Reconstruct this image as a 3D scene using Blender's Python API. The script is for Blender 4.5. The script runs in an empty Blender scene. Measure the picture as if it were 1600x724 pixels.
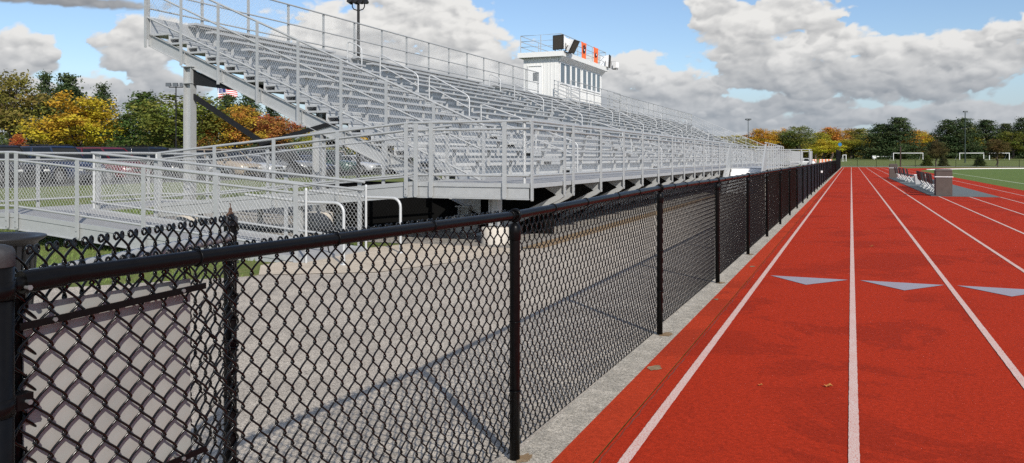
import bpy, bmesh, math, random
import numpy as np
from mathutils import Vector, Matrix
random.seed(7); RNG = np.random.default_rng(7)
S = bpy.context.scene
COL = S.collection
PI = math.pi

# ------------------------------------------------------------------ helpers
def V(*a): return Vector(a)

class MB:
    """collects boxes, bars, tubes and plates; build() links them as ONE mesh object"""
    def __init__(s): s.v=[]; s.f=[]; s.sm=[]
    def add(s, vs, fs, smooth=False):
        b=len(s.v); s.v+= [tuple(p) for p in vs]
        s.f+= [tuple(i+b for i in f) for f in fs]; s.sm+= [smooth]*len(fs)
    def box(s, x0,x1,y0,y1,z0,z1):
        vs=[(x,y,z) for z in (z0,z1) for y in (y0,y1) for x in (x0,x1)]
        s.add(vs,[(0,2,3,1),(4,5,7,6),(0,1,5,4),(2,6,7,3),(0,4,6,2),(1,3,7,5)])
    def bbox(s, x0,x1,y0,y1,z0,z1, b=.01):
        """box with chamfered edges"""
        bm=bmesh.new(); bmesh.ops.create_cube(bm,size=1)
        bmesh.ops.scale(bm,vec=(x1-x0,y1-y0,z1-z0),verts=bm.verts)
        bmesh.ops.translate(bm,vec=((x0+x1)/2,(y0+y1)/2,(z0+z1)/2),verts=bm.verts)
        bmesh.ops.bevel(bm,geom=bm.edges[:],offset=b,segments=2,affect='EDGES')
        s.bm(bm)
    def bm(s,bm,smooth=False):
        bm.verts.index_update()
        s.add([v.co[:] for v in bm.verts],[[v.index for v in f.verts] for f in bm.faces],smooth); bm.free()
    def hexa(s, lo, hi):
        """prism between two quads (4 points each, same order)"""
        s.add(list(lo)+list(hi),[(3,2,1,0),(4,5,6,7),(0,1,5,4),(1,2,6,5),(2,3,7,6),(3,0,4,7)])
    def bar(s, a, b, w, h, up=(0,0,1)):
        a=Vector(a); b=Vector(b); t=(b-a).normalized(); u=Vector(up)
        if abs(t.dot(u))>.99: u=Vector((1,0,0))
        r=t.cross(u).normalized()*w/2; q=r.cross(t).normalized()*h/2
        c=lambda p:[p-r-q,p+r-q,p+r+q,p-r+q]
        s.hexa(c(a),c(b))
    def tube(s, pts, r, n=8, closed=False):
        P=[Vector(p) for p in pts]; N=len(P); rs=r if isinstance(r,(list,tuple)) else [r]*N
        rings=[]; prev=None
        for i,p in enumerate(P):
            if closed: t=P[(i+1)%N]-P[i-1]
            elif i==0: t=P[1]-P[0]
            elif i==N-1: t=P[-1]-P[-2]
            else: t=(P[i+1]-P[i]).normalized()+(P[i]-P[i-1]).normalized()
            t.normalize()
            if prev is None:
                u=Vector((0,0,1)) if abs(t.z)<.9 else Vector((1,0,0))
                prev=t.cross(u).normalized()
            prev=(prev-t*prev.dot(t)).normalized(); q=t.cross(prev)
            rings.append([p+(prev*math.cos(2*PI*k/n)+q*math.sin(2*PI*k/n))*rs[i] for k in range(n)])
        vs=[v for g in rings for v in g]; fs=[]
        M=N if closed else N-1
        for i in range(M):
            j=(i+1)%N
            for k in range(n):
                fs.append((i*n+k,j*n+k,j*n+(k+1)%n,i*n+(k+1)%n))
        s.add(vs,fs,True)
        if not closed:
            s.add(rings[0],[tuple(range(n))][::1]); s.add(rings[-1],[tuple(range(n))[::-1]])
    def lathe(s, prof, c=(0,0,0), n=20, smooth=True):
        vs=[];fs=[]
        for r,z in prof:
            for k in range(n):
                a=2*PI*k/n; vs.append((c[0]+r*math.cos(a),c[1]+r*math.sin(a),c[2]+z))
        for i in range(len(prof)-1):
            for k in range(n):
                fs.append((i*n+k,i*n+(k+1)%n,(i+1)*n+(k+1)%n,(i+1)*n+k))
        s.add(vs,fs,smooth)
    def poly(s, pts, z=None):
        s.add([(p[0],p[1],z if z is not None else p[2]) for p in pts],[tuple(range(len(pts)))])
    def prism(s, pts, d):
        """flat polygon (3d points) extruded by vector d"""
        d=Vector(d); n=len(pts); a=[Vector(p) for p in pts]
        s.add(a+[p+d for p in a],[tuple(range(n))[::-1],tuple(range(n,2*n))]+[(i,(i+1)%n,n+(i+1)%n,n+i) for i in range(n)])
    def build(s,name,mat,parent=None,**kw):
        off=Vector((0,0,0))
        if parent is not None: off=parent.get('_w') and Vector(parent['_w']) or Vector((0,0,0))
        me=bpy.data.meshes.new(name)
        me.from_pydata([(p[0]-off.x,p[1]-off.y,p[2]-off.z) for p in s.v],[],s.f)
        me.polygons.foreach_set('use_smooth',s.sm)
        me.materials.append(mat); me.update()
        return link(name,me,parent,**kw)

def link(name,me,parent=None,**kw):
    o=bpy.data.objects.new(name,me); COL.objects.link(o)
    if parent is not None:
        o.parent=parent
        if '_w' in parent: o['_w']=list(parent['_w'])
    for k,v in kw.items(): o[k]=v
    return o

def thing(name,label,cat,loc=(0,0,0),rz=0,group=None):
    o=bpy.data.objects.new(name,None); COL.objects.link(o)
    o.location=loc; o.rotation_euler=(0,0,rz); o['label']=label; o['category']=cat
    if group: o['group']=group
    if rz==0: o['_w']=list(loc)
    o.empty_display_size=.2
    return o
def tag(o,label,cat,group=None):
    o['label']=label; o['category']=cat
    if group: o['group']=group
    return o
def struct(o): o['kind']='structure'; return o
def copy_tree(o,parent=None):
    c=o.copy(); COL.objects.link(c); c.parent=parent
    for ch in KIDS.get(o.get('_k',-1),[]): copy_tree(ch,c)
    return c
KIDS={}
def index_kids():
    KIDS.clear()
    for i,o in enumerate(bpy.data.objects): o['_k']=i
    for o in bpy.data.objects:
        if o.parent: KIDS.setdefault(o.parent['_k'],[]).append(o)

# ------------------------------------------------------------------ materials
class N:
    def __init__(s,m): s.t=m.node_tree; s.n=s.t.nodes; s.l=s.t.links
    def new(s,ty,**kw):
        x=s.n.new(ty)
        for k,v in kw.items():
            if k.startswith('i_'): x.inputs[k[2:].replace('_',' ')].default_value=v
            else: setattr(x,k,v)
        return x
    def ln(s,a,b): s.l.new(a,b)
    def math(s,op,a,b=None,c=None,clamp=False):
        x=s.n.new('ShaderNodeMath'); x.operation=op; x.use_clamp=clamp
        for i,q in enumerate((a,b,c)):
            if q is None: continue
            if hasattr(q,'is_output'): s.l.new(q,x.inputs[i])
            else: x.inputs[i].default_value=q
        return x.outputs[0]
    def mix(s,f,a,b):
        x=s.n.new('ShaderNodeMix'); x.data_type='RGBA'
        for q,i in ((f,0),(a,6),(b,7)):
            if hasattr(q,'is_output'): s.l.new(q,x.inputs[i])
            else: x.inputs[i].default_value=q if i==0 else (*q[:3],1)
        return x.outputs[2]
    def noise(s,vec,scale,detail=4,rough=.55,dist=0):
        x=s.n.new('ShaderNodeTexNoise'); x.inputs['Scale'].default_value=scale
        x.inputs['Detail'].default_value=detail; x.inputs['Roughness'].default_value=rough; x.inputs['Distortion'].default_value=dist
        if vec is not None: s.l.new(vec,x.inputs['Vector'])
        return x.outputs['Fac']
    def ramp(s,f,lo,hi):
        x=s.n.new('ShaderNodeMapRange'); x.interpolation_type='SMOOTHSTEP'
        x.inputs[1].default_value=lo; x.inputs[2].default_value=hi
        s.l.new(f,x.inputs[0]); return x.outputs[0]
    def pos(s): return s.n.new('ShaderNodeNewGeometry').outputs['Position']
    def obj(s): return s.n.new('ShaderNodeTexCoord').outputs['Object']

def newmat(name):
    m=bpy.data.materials.new(name); m.use_nodes=True
    return m,N(m),m.node_tree.nodes['Principled BSDF']
def simple(name,col,rough=.5,metal=0,var=.12,scale=8,bump=0,bscale=60,coat=0,world=True,spec=.5):
    m,n,b=newmat(name)
    v=n.pos() if world else n.obj()
    f=n.noise(v,scale,5)
    lo=[c*(1-var) for c in col]; hi=[min(1,c*(1+var)) for c in col]
    n.ln(n.mix(f,lo,hi),b.inputs['Base Color'])
    b.inputs['Metallic'].default_value=metal
    b.inputs['Specular IOR Level'].default_value=spec
    r=n.math('MULTIPLY_ADD',n.noise(v,scale*2.3,3),.25,rough-.12,clamp=True); n.ln(r,b.inputs['Roughness'])
    b.inputs['Coat Weight'].default_value=coat
    if bump:
        bp=n.new('ShaderNodeBump'); bp.inputs['Strength'].default_value=bump; bp.inputs['Distance'].default_value=.01
        n.ln(n.noise(v,bscale,4),bp.inputs['Height']); n.ln(bp.outputs[0],b.inputs['Normal'])
    return m

M={}
M['vinyl']=simple('black_vinyl',(.004,.004,.0044),.33,0,.35,30,.04,90,spec=.13)
M['wire']=simple('black_wire',(.003,.003,.003),.2,0,.3,60,spec=.35)
M['galv']=simple('galvanized_steel',(.40,.41,.41),.5,.25,.13,9,.03,40)
M['galvwire']=simple('galvanized_wire',(.52,.53,.53),.5,.2,.1,10)
M['alu']=simple('mill_aluminium',(.41,.42,.425),.5,.2,.14,3.5,.02,30)
M['alu2']=simple('aluminium_riser',(.50,.51,.515),.55,.1,.12,3.0)
M['deckalu']=simple('deck_planks',(.30,.30,.298),.75,0,.16,5.0,.05,60)
M['skirtcloth']=simple('black_skirt_cloth',(.006,.006,.006),.95,0,.3,2,spec=.1)
M['pipe']=simple('bright_pipe',(.47,.48,.48),.42,.15,.06,6)
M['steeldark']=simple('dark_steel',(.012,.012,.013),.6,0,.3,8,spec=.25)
M['capgrey']=simple('worn_cap_metal',(.035,.035,.037),.6,.1,.5,60,.1,150)
M['bolt']=simple('zinc_bolt',(.20,.205,.21),.45,.5,.3,80)
M['rust']=simple('rusty_iron',(.10,.055,.035),.8,.2,.4,90,.3,200)
M['signback']=simple('sign_back_metal',(.285,.285,.268),.6,.1,.22,7,.04,40)
M['whitewall']=simple('white_siding',(.70,.70,.68),.55,0,.04,3)
M['whitepaint']=simple('white_paint_metal',(.78,.78,.77),.45,0,.05,5)
M['glass']=simple('window_glass',(.10,.11,.12),.08,0,.3,1.2)
M['carglass']=simple('car_glass',(.012,.014,.016),.12,0,.3,1.2,spec=.3)
M['black']=simple('black_plastic',(.014,.014,.015),.5,0,.2,20)
M['grille']=simple('speaker_grille',(.045,.037,.028),.7,0,.3,40)
M['orange']=simple('orange_cloth',(.85,.15,.035),.7,0,.08,5)
M['bannerblack']=simple('banner_ink_black',(.02,.02,.03),.7)
M['bannerwhite']=simple('banner_ink_white',(.8,.8,.8),.7)
M['boxwood']=simple('weathered_box_panel',(.078,.060,.051),.75,0,.28,5,.1,60)
M['chairwhite']=simple('chair_frame_white',(.74,.74,.72),.45)
M['rubber']=simple('tyre_rubber',(.018,.018,.018),.7)
M['rim']=simple('wheel_rim',(.45,.46,.47),.35,.7)
M['lens']=simple('lamp_lens',(.72,.72,.70),.12,.2)
M['redlens']=simple('tail_lens',(.30,.012,.01),.2)
M['chrome']=simple('chrome_trim',(.6,.6,.62),.2,.9)
M['bark']=simple('bark',(.075,.058,.045),.9,0,.35,3,.3,20)
M['polegreen']=simple('dark_green_pole',(.018,.03,.026),.5)
M['polebrown']=simple('brown_pole',(.05,.028,.02),.8)
M['screen']=simple('dark_windscreen',(.012,.022,.024),.8)
M['blue']=simple('blue_sign_paint',(.02,.16,.36),.5)
M['barrier']=simple('barrier_orange',(.75,.18,.06),.6)
M['leafdry']=simple('dry_leaf',(.42,.17,.04),.8)
M['bin']=simple('bin_black',(.013,.013,.014),.45,0,.3,20)
M['greybin']=simple('grey_tub',(.42,.42,.42),.6)
M['concrete_foot']=simple('pale_concrete',(.50,.46,.40),.85,0,.12,6,.2,60)

def ground_mat(name,c1,c2,c3,s1,s2,bump,bs,rough=.9,aggr=None):
    m,n,b=newmat(name); p=n.pos()
    f=n.ramp(n.noise(p,s1,5,.6),.3,.7)
    c=n.mix(f,c1,c2)
    g=n.ramp(n.noise(p,s2,3,.7),.42,.66)
    c=n.mix(g,c,c3)
    if aggr:
        vo=n.new('ShaderNodeTexVoronoi'); vo.inputs['Scale'].default_value=aggr; n.ln(p,vo.inputs['Vector'])
        w=n.new('ShaderNodeSeparateColor'); n.ln(vo.outputs['Color'],w.inputs[0])
        k=n.math('MULTIPLY',n.math('MULTIPLY_ADD',w.outputs[0],.75,.62),n.math('MULTIPLY_ADD',n.ramp(n.noise(p,42,4,.75),.3,.7),.40,.80))
        mx=n.new('ShaderNodeVectorMath'); mx.operation='SCALE'; n.ln(c,mx.inputs[0]); n.ln(k,mx.inputs['Scale']); c=mx.outputs[0]
    n.ln(c,b.inputs['Base Color']); b.inputs['Roughness'].default_value=rough
    b.inputs['Specular IOR Level'].default_value=.25
    bp=n.new('ShaderNodeBump'); bp.inputs['Strength'].default_value=bump; bp.inputs['Distance'].default_value=.012
    n.ln(n.noise(p,bs,4,.7),bp.inputs['Height']); n.ln(bp.outputs[0],b.inputs['Normal'])
    return m
M['asphalt']=ground_mat('grey_asphalt',(.39,.345,.29),(.335,.297,.25),(.45,.40,.335),.9,2.2,.5,260,.9,130)
M['lot']=ground_mat('parking_asphalt',(.10,.10,.10),(.08,.08,.08),(.12,.12,.12),.2,2,.2,60)
M['path']=ground_mat('pale_path',(.30,.29,.27),(.27,.26,.25),(.33,.32,.30),.3,2,.2,60)
M['strip']=ground_mat('mow_strip_concrete',(.39,.355,.295),(.325,.295,.245),(.46,.415,.345),2.5,7,.6,220,.9,150)
M['pad']=ground_mat('tan_concrete',(.47,.40,.315),(.42,.36,.285),(.52,.45,.36),1.1,4,.3,150,.9)
M['gravel']=ground_mat('gravel',(.27,.25,.22),(.20,.185,.165),(.36,.335,.30),1.2,9,1,70,.95,40)
M['grass']=ground_mat('lawn_grass',(.085,.125,.022),(.115,.145,.034),(.155,.155,.05),.35,3.5,.8,45,.95)
M['field']=ground_mat('field_turf',(.078,.130,.020),(.094,.148,.026),(.12,.155,.035),.12,2.5,.6,40,.95)
M['dirt']=ground_mat('dirt_edge',(.26,.17,.09),(.20,.14,.08),(.32,.24,.15),3,9,.6,120)

def track_mat(name,base,edge=False):
    m,n,b=newmat(name); p=n.pos()
    sp=n.new('ShaderNodeSeparateXYZ'); n.ln(p,sp.inputs[0])
    f=n.ramp(n.noise(p,.62,8,.70,.5),.510,.545)           # damp, darker worn patches
    f2=n.ramp(n.noise(p,2.6,5,.65),.35,.75)
    f=n.math('MULTIPLY',f,n.ramp(n.noise(p,.21,2,.5),.40,.52))
    dark=[c*k_ for c,k_ in zip(base,(.56,.62,.8))]; lite=[min(1,c*1.10) for c in base]
    c=n.mix(f2,base,lite); c=n.mix(n.math('MULTIPLY',f,.78),c,dark)
    g=n.noise(p,210,3,.8); c=n.mix(n.ramp(g,.30,.75),[x*.72 for x in base],c)
    h=n.noise(p,34,5,.75); k_=n.math('MULTIPLY_ADD',n.ramp(h,.28,.72),.44,.78)
    vs_=n.new('ShaderNodeVectorMath'); vs_.operation='SCALE'; n.ln(c,vs_.inputs[0]); n.ln(k_,vs_.inputs['Scale']); c=vs_.outputs[0]
    if edge:
        g2=n.ramp(n.noise(p,38,4,.75),.66,.74); c=n.mix(n.math('MULTIPLY',g2,.6),c,(.42,.30,.22))
    else:
        g2=n.ramp(n.noise(p,55,3,.8),.735,.76); c=n.mix(n.math('MULTIPLY',g2,.5),c,(.40,.28,.20))
    n.ln(c,b.inputs['Base Color']); b.inputs['Roughness'].default_value=.95; b.inputs['Specular IOR Level'].default_value=.08
    bp=n.new('ShaderNodeBump'); bp.inputs['Strength'].default_value=.55; bp.inputs['Distance'].default_value=.008
    n.ln(n.noise(p,240,3,.8),bp.inputs['Height']); n.ln(bp.outputs[0],b.inputs['Normal'])
    return m
M['track']=track_mat('red_track',(.44,.033,.0105))
M['trackedge']=track_mat('red_track_edge',(.485,.048,.016),True)
M['seam']=simple('track_seam',(.17,.03,.014),.9,0,.5,30)
def worn(name,col,under,lo=.36,hi=.50):
    m,n,b=newmat(name); p=n.pos()
    f=n.ramp(n.noise(p,130,4,.75),lo,hi); f=n.math('MULTIPLY',f,n.math('MULTIPLY_ADD',n.noise(p,3,4,.6),.5,.62,clamp=True))
    n.ln(n.mix(f,under,col),b.inputs['Base Color']); b.inputs['Roughness'].default_value=.85; b.inputs['Specular IOR Level'].default_value=.2
    return m
M['line']=worn('worn_white_line',(.62,.52,.475),(.46,.11,.065),.36,.52)
M['tri']=worn('worn_blue_mark',(.27,.33,.40),(.33,.17,.16),.33,.55)
M['grassline']=worn('field_line_paint',(.62,.66,.52),(.2,.26,.10))
M['mat']=simple('grey_rubber_mat',(.105,.122,.122),.85,0,.12,1.5)

def leaf_mat(name='foliage_leaf'):
    m,n,b=newmat(name)
    oi=n.new('ShaderNodeObjectInfo'); at=n.new('ShaderNodeAttribute'); at.attribute_name='tone'
    hs=n.new('ShaderNodeHueSaturation'); n.ln(oi.outputs['Color'],hs.inputs['Color'])
    sp=n.new('ShaderNodeSeparateColor'); n.ln(at.outputs['Color'],sp.inputs[0])
    n.ln(n.math('MULTIPLY_ADD',sp.outputs[0],.085,.457),hs.inputs['Hue'])
    n.ln(n.math('MULTIPLY_ADD',sp.outputs[1],.9,.70),hs.inputs['Value'])
    hs.inputs['Saturation'].default_value=1
    n.ln(hs.outputs[0],b.inputs['Base Color']); b.inputs['Roughness'].default_value=.7; b.inputs['Specular IOR Level'].default_value=.2
    tr=n.new('ShaderNodeBsdfTranslucent'); n.ln(hs.outputs[0],tr.inputs['Color'])
    mx=n.new('ShaderNodeMixShader'); mx.inputs[0].default_value=.22
    out=m.node_tree.nodes['Material Output']
    n.ln(b.outputs[0],mx.inputs[1]); n.ln(tr.outputs[0],mx.inputs[2]); n.ln(mx.outputs[0],out.inputs[0])
    return m
M['leaf']=leaf_mat()
def obcol_paint():
    m,n,b=newmat('car_paint'); oi=n.new('ShaderNodeObjectInfo')
    n.ln(oi.outputs['Color'],b.inputs['Base Color']); b.inputs['Roughness'].default_value=.28; b.inputs['Metallic'].default_value=.15
    b.inputs['Coat Weight'].default_value=.35; b.inputs['Coat Roughness'].default_value=.06
    return m
M['paint']=obcol_paint()

# ------------------------------------------------------------------ camera, sun, sky
F=1260.; TH=math.atan(530/F)
cam=bpy.data.cameras.new('camera'); co=bpy.data.objects.new('camera',cam); COL.objects.link(co)
co.location=(0,0,1.485); co.rotation_euler=(PI/2,0,TH)
cam.sensor_width=36; cam.lens=36*F/1600; cam.shift_y=-115/1600; cam.clip_end=5000; cam.clip_start=.05
S.camera=co
SUN_EL=math.radians(33.5); SUN_AZ=math.atan2(.69,-.72)   # azimuth from +Y towards +X
tosun=V(math.sin(SUN_AZ)*math.cos(SUN_EL),math.cos(SUN_AZ)*math.cos(SUN_EL),math.sin(SUN_EL))
sl=bpy.data.lights.new('sun','SUN'); so=bpy.data.objects.new('sun',sl); COL.objects.link(so)
sl.energy=4.8; sl.angle=math.radians(.53); sl.color=(1,.94,.85)
so.rotation_euler=tosun.to_track_quat('Z','Y').to_euler(); so.location=(20,-20,30)

def sky_dir(px,py):
    u=(px-800)/F; v=(247-py)/F
    az=math.atan(u)-TH; el=math.atan(v*math.cos(math.atan(u)))
    return math.degrees(az),math.degrees(el)
W=bpy.data.worlds.new('World'); S.world=W; W.use_nodes=True
def build_world():
    n=N(W); n.n.clear()
    out=n.new('ShaderNodeOutputWorld'); bg=n.new('ShaderNodeBackground'); bg.inputs['Strength'].default_value=.1
    n.ln(bg.outputs[0],out.inputs[0])
    sky=n.new('ShaderNodeTexSky'); sky.sky_type='NISHITA'; sky.sun_disc=False
    sky.sun_elevation=SUN_EL; sky.sun_rotation=SUN_AZ; sky.air_density=1.0; sky.dust_density=.6; sky.ozone_density=1.6
    sc=n.new('ShaderNodeVectorMath',operation='MULTIPLY'); n.ln(sky.outputs[0],sc.inputs[0]); sc.inputs[1].default_value=(1.12,1.20,1.34)
    n.ln(sc.outputs[0],bg.inputs['Color'])
build_world()
# ---- the clouds: a dome far out, coverage and brightness worked out from noise for every direction
def _noise(x,y,seed):
    rg=np.random.default_rng(seed); n=256
    ang=rg.uniform(0,2*math.pi,(n,n)); gx,gy=np.cos(ang),np.sin(ang)
    xi=np.floor(x).astype(int); yi=np.floor(y).astype(int); fx=x-xi; fy=y-yi
    u=fx**3*(fx*(fx*6-15)+10); v=fy**3*(fy*(fy*6-15)+10)
    def g(i,j): a=(xi+i)%n; b=(yi+j)%n; return gx[a,b]*(fx-i)+gy[a,b]*(fy-j)
    return ((g(0,0)*(1-u)+g(1,0)*u)*(1-v)+(g(0,1)*(1-u)+g(1,1)*u)*v)*1.5
def fbm(x,y,seed,o,gain=.5,bill=False):
    s=0;a=1;t=0
    for i in range(o):
        q=_noise(x*2**i+17.3*i,y*2**i+9.1*i,seed+i)
        s=s+a*((np.abs(q)*2-.55) if bill else q); t+=a; a*=gain
    return s/t
# heaps: px,py of the centre, rx, ry, brightness, base (0 round .. 1 flat)
HEAPS=[(200,232,300,14,.62),(640,232,300,14,.55),(1040,236,260,14,.6),(1300,232,200,12,.66),(1540,234,220,12,.6),(60,210,260,22,.55),(420,205,240,18,.6),(760,190,260,24,.55),(1000,205,220,16,.5),(1240,207,160,12,.55),(1480,205,220,14,.5),(1130,215,260,10,.6),(1560,218,200,9,.55),
 (150,160,90,36,.95),(40,165,90,34,.8),(255,150,70,40,.55),(620,130,180,60,.75),(860,150,120,44,.7),(1000,165,110,34,.7),(1150,190,110,16,.65),(1330,186,170,16,.6),(1520,182,130,20,.62),(1250,165,120,18,.62),(1100,170,70,22,.75),
 (22,92,60,46,.85),(72,100,26,28,.8),(215,80,62,54,.75),(255,50,46,34,.72),(520,70,95,66,.9),(650,35,120,62,.95),(725,90,90,52,.85),(800,115,60,46,.8),
 (985,118,70,38,.95),(930,135,50,30,.85),(1060,142,90,28,.8),
 (1480,95,95,40,.75),(1575,85,70,58,.8),(1500,72,52,32,.9),(1555,60,40,26,.9),(1590,52,34,22,.9),
 (1400,135,220,28,.55),(1260,120,170,34,.66),(1390,88,72,34,.9),(1290,72,80,44,.95),(1180,92,85,40,.8),(1140,40,70,52,.95),(1230,25,90,50,.9),(1110,5,48,30,.95),
 (60,-2,210,14,.15)]
def clouds(A,E):
    """returns coverage and brightness of the sky at azimuth A, elevation E (degrees)"""
    rg=np.random.default_rng(12)
    L=[]
    for px,py,rx,ry,br in HEAPS:
        a,e=sky_dir(px,py); ra=abs(sky_dir(px+rx,py)[0]-a)*1.12; re=abs(sky_dir(px,py-ry)[1]-e)*(1.45 if py>125 else 1.12)
        L.append((a,e,ra,re,br,1))
        n=int(6+rx/12) if ry>20 else 4
        kids=[]
        for i in range(n):
            t=rg.uniform(-.9,.9); h=rg.uniform(-.45,.62)*math.sqrt(1-t*t)
            k=rg.uniform(.22,.52)
            kids.append((a+t*ra*.85,e+h*re,re*k*rg.uniform(1.2,2.0),re*k,br+rg.uniform(-.20,.17)+.16*h,0))
        kids.sort(key=lambda q:-q[1]); L+=kids
    # the rest of the sky, outside the photograph
    for i in range(190):
        if i>=150:
            a=rg.uniform(-180,180); e=rg.uniform(22,75)
            if abs((a-136+180)%360-180)>55: L.append((a,e,rg.uniform(14,30),rg.uniform(5,9),rg.uniform(.6,.9),1))
            continue
        a=rg.uniform(-180,180); 
        if -60<a<14: continue
        e=rg.uniform(1,15); k=rg.uniform(1,3)
        L.append((a,e,k*3.2,k*.9,rg.uniform(.55,.95),0))
    sh=A.shape; C=np.zeros(sh); B=np.zeros(sh)
    X=A*.9; Y=E*1.25
    n1=fbm(X*.42,Y*.50,21,6,.50); n2=fbm(X*.52+n1*.6,Y*.62+n1*.6,51,5,.47,True)
    dx,dy=.24,.34
    n1b=fbm((X+dx)*.42,(Y+dy)*.50,21,5,.46); n2b=fbm((X+dx)*.52+n1b*.6,(Y+dy)*.62+n1b*.6,51,4,.42,True)
    rel=np.clip((n1-n1b)*.45+(n2-n2b)*.17,-.2,.2)
    big=fbm(X*.16,Y*.3,91,3)
    for (a,e,ra,re,br,main) in L:
        x=(A-a+180)%360-180; y=E-e
        m=(np.abs(x)<ra*2.0)&(np.abs(y)<re*2.4)
        if not m.any(): continue
        xx=x[m]/ra; yy=y[m]/re
        yq=np.where(yy<0,yy*1.35,yy)
        r=np.sqrt(xx**2+yq**2)
        s=min(1,.35+re*.28)
        d=1-r+(n1[m]*.62+n2[m]*.36)*(1.0 if main else .62)
        soft=(.27 if main else .55) if re>.6 else .45
        c=np.clip((d-.02)/soft,0,1); c=c*c*(3-2*c)
        if not main: c*=np.clip((C[m]-.15)/.5,0,1)*.93      # puffs only swell on an existing heap
        h=np.clip(yy*.55+.5+n1[m]*.35,0,1)
        lit=br*(.30+.74*h**.85)+rel[m]*(.45+.45*br)+.10*big[m]+.04*xx
        rim=np.clip(1-d/.35,0,1)*np.clip(yy+.25,0,1); lit=lit+.10*rim
        B[m]=B[m]*(1-c)+lit*c; C[m]=1-(1-C[m])*(1-c)
    B=np.where(C>1e-4,B/np.maximum(C,1e-4),0)
    return C,np.clip(B,0,1)

def sky_dome():
    az=np.concatenate([np.arange(-180,-58,.6),np.arange(-58,13,.062),np.arange(13,180.01,.6)]); az[-1]=180
    el=np.concatenate([np.arange(-.6,12,.062),np.arange(12,20.1,.35),np.arange(21,80,1.5)])
    A,E=np.meshgrid(az,el); C,B=clouds(A,E)
    C=C*np.clip((np.abs((A-136+180)%360-180)-30)/20+np.clip((19-E)/5,0,1),0,1)*np.clip((78-E)/6,0,1)
    B=np.clip((B-.5)*1.25+.54,0,1)
    low=np.clip((9-E)/8.5,0,1)[...,None]; low=low*low*(3-2*low)
    hi=np.array((.83,.82,.80))*(1-low)+np.array((.60,.62,.65))*low
    lo=np.array((.27,.285,.31))*(1-low)+np.array((.26,.305,.36))*low
    col=lo+(hi-lo)*B[...,None]
    hz_=np.clip((5.5-E)/4.5,0,1)**.8*.88; hc=np.array((.44,.53,.63))      # pale low air between the far clouds
    col=(col*C[...,None]+hc*(1-C[...,None])*hz_[...,None])/np.maximum(C+(1-C)*hz_,1e-4)[...,None]; C=C+(1-C)*hz_
    a=np.radians(A); e=np.radians(E); Rr=3600.
    v=np.stack([Rr*np.sin(a)*np.cos(e),Rr*np.cos(a)*np.cos(e),Rr*np.sin(e)+1.485],-1).reshape(-1,3)
    nx=len(az); ny=len(el)
    i=np.arange(ny-1)[:,None]*nx; k=np.arange(nx-1)[None,:]
    f=np.stack([i+k,i+nx+k,i+nx+k+1,i+k+1],-1).reshape(-1).astype(np.int32)
    me=bpy.data.meshes.new('sky'); me.vertices.add(len(v)); me.vertices.foreach_set('co',v.astype(np.float32).ravel())
    me.loops.add(len(f)); me.loops.foreach_set('vertex_index',f); nf=len(f)//4
    me.polygons.add(nf); me.polygons.foreach_set('loop_start',np.arange(0,nf*4,4,dtype=np.int32)); me.update()
    ca=me.color_attributes.new('cloud','FLOAT_COLOR','POINT')
    ca.data.foreach_set('color',np.concatenate([col,C[...,None]],-1).reshape(-1).astype(np.float32))
    m=bpy.data.materials.new('cloud_sky'); m.use_nodes=True; n=N(m); n.n.clear()
    at=n.new('ShaderNodeAttribute'); at.attribute_name='cloud'
    em=n.new('ShaderNodeEmission'); n.ln(at.outputs['Color'],em.inputs['Color'])
    tr=n.new('ShaderNodeBsdfTransparent'); mx=n.new('ShaderNodeMixShader'); out=n.new('ShaderNodeOutputMaterial')
    n.ln(at.outputs['Alpha'],mx.inputs[0]); n.ln(tr.outputs[0],mx.inputs[1]); n.ln(em.outputs[0],mx.inputs[2]); n.ln(mx.outputs[0],out.inputs[0])
    try: m.cycles.emission_sampling='NONE'
    except Exception: pass
    me.materials.append(m); o=bpy.data.objects.new('sky',me); COL.objects.link(o); o['kind']='structure'
sky_dome()
W.cycles.sampling_method='MANUAL'; W.cycles.sample_map_resolution=512

S.view_settings.view_transform='Standard'; S.view_settings.look='None'; S.view_settings.exposure=0; S.view_settings.gamma=1
S.cycles.max_bounces=6; S.cycles.diffuse_bounces=3; S.cycles.glossy_bounces=3; S.cycles.transparent_max_bounces=8
S.cycles.use_denoising=False
try: S.cycles.denoiser='OPENIMAGEDENOISE'
except Exception: pass

# ------------------------------------------------------------------ ground
def ground_h(x,y):
    t=min(1,max(0,(-x-17)/14)); q=min(1,max(0,(y-163)/80)) if x>-60 else 0
    return .25*t*t*(3-2*t)+1.25*q*q*(3-2*q)*min(1,max(0,(x+60)/40))
xs=[-1500,-600,-300,-160,-100,-75,-60,-50,-45,-40,-36,-31,-29,-27,-25,-23,-21,-19,-17,-12,-7,-1.62,10,40,90,200,600,1500]
ys=[-400,-100,-30,0,10,20,40,70,110,140,163,175,188,200,212,225,243,300,700,1500,3000]
def sheet(name,xs,ys,mat,dz):
    vs=[(x,y,ground_h(x,y)+dz) for y in ys for x in xs]; nx=len(xs)
    fs=[(j*nx+i,j*nx+i+1,(j+1)*nx+i+1,(j+1)*nx+i) for j in range(len(ys)-1) for i in range(nx-1)]
    b=MB(); b.add(vs,fs); return struct(b.build(name,mat))
sheet('ground',xs,ys,M['grass'],-.012)
sheet('parking_lot',[-110,-90,-75,-60,-45,-36,-32.1],[2,10,20,40,70,110,140],M['lot'],.006)
def flat(name,polys,mat,z):
    b=MB()
    for p in polys: b.poly(p,z)
    return struct(b.build(name,mat))
flat('asphalt_path',[[(-1.54,-6),(-1.54,140),(-4.75,140),(-4.75,12.3),(-5.4,12.0),(-5.9,9.6),(-6.95,8.5),(-6.92,8.1),(-8.6,6.2),(-11.5,3.0),(-14,-6)]],M['asphalt'],0)
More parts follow.
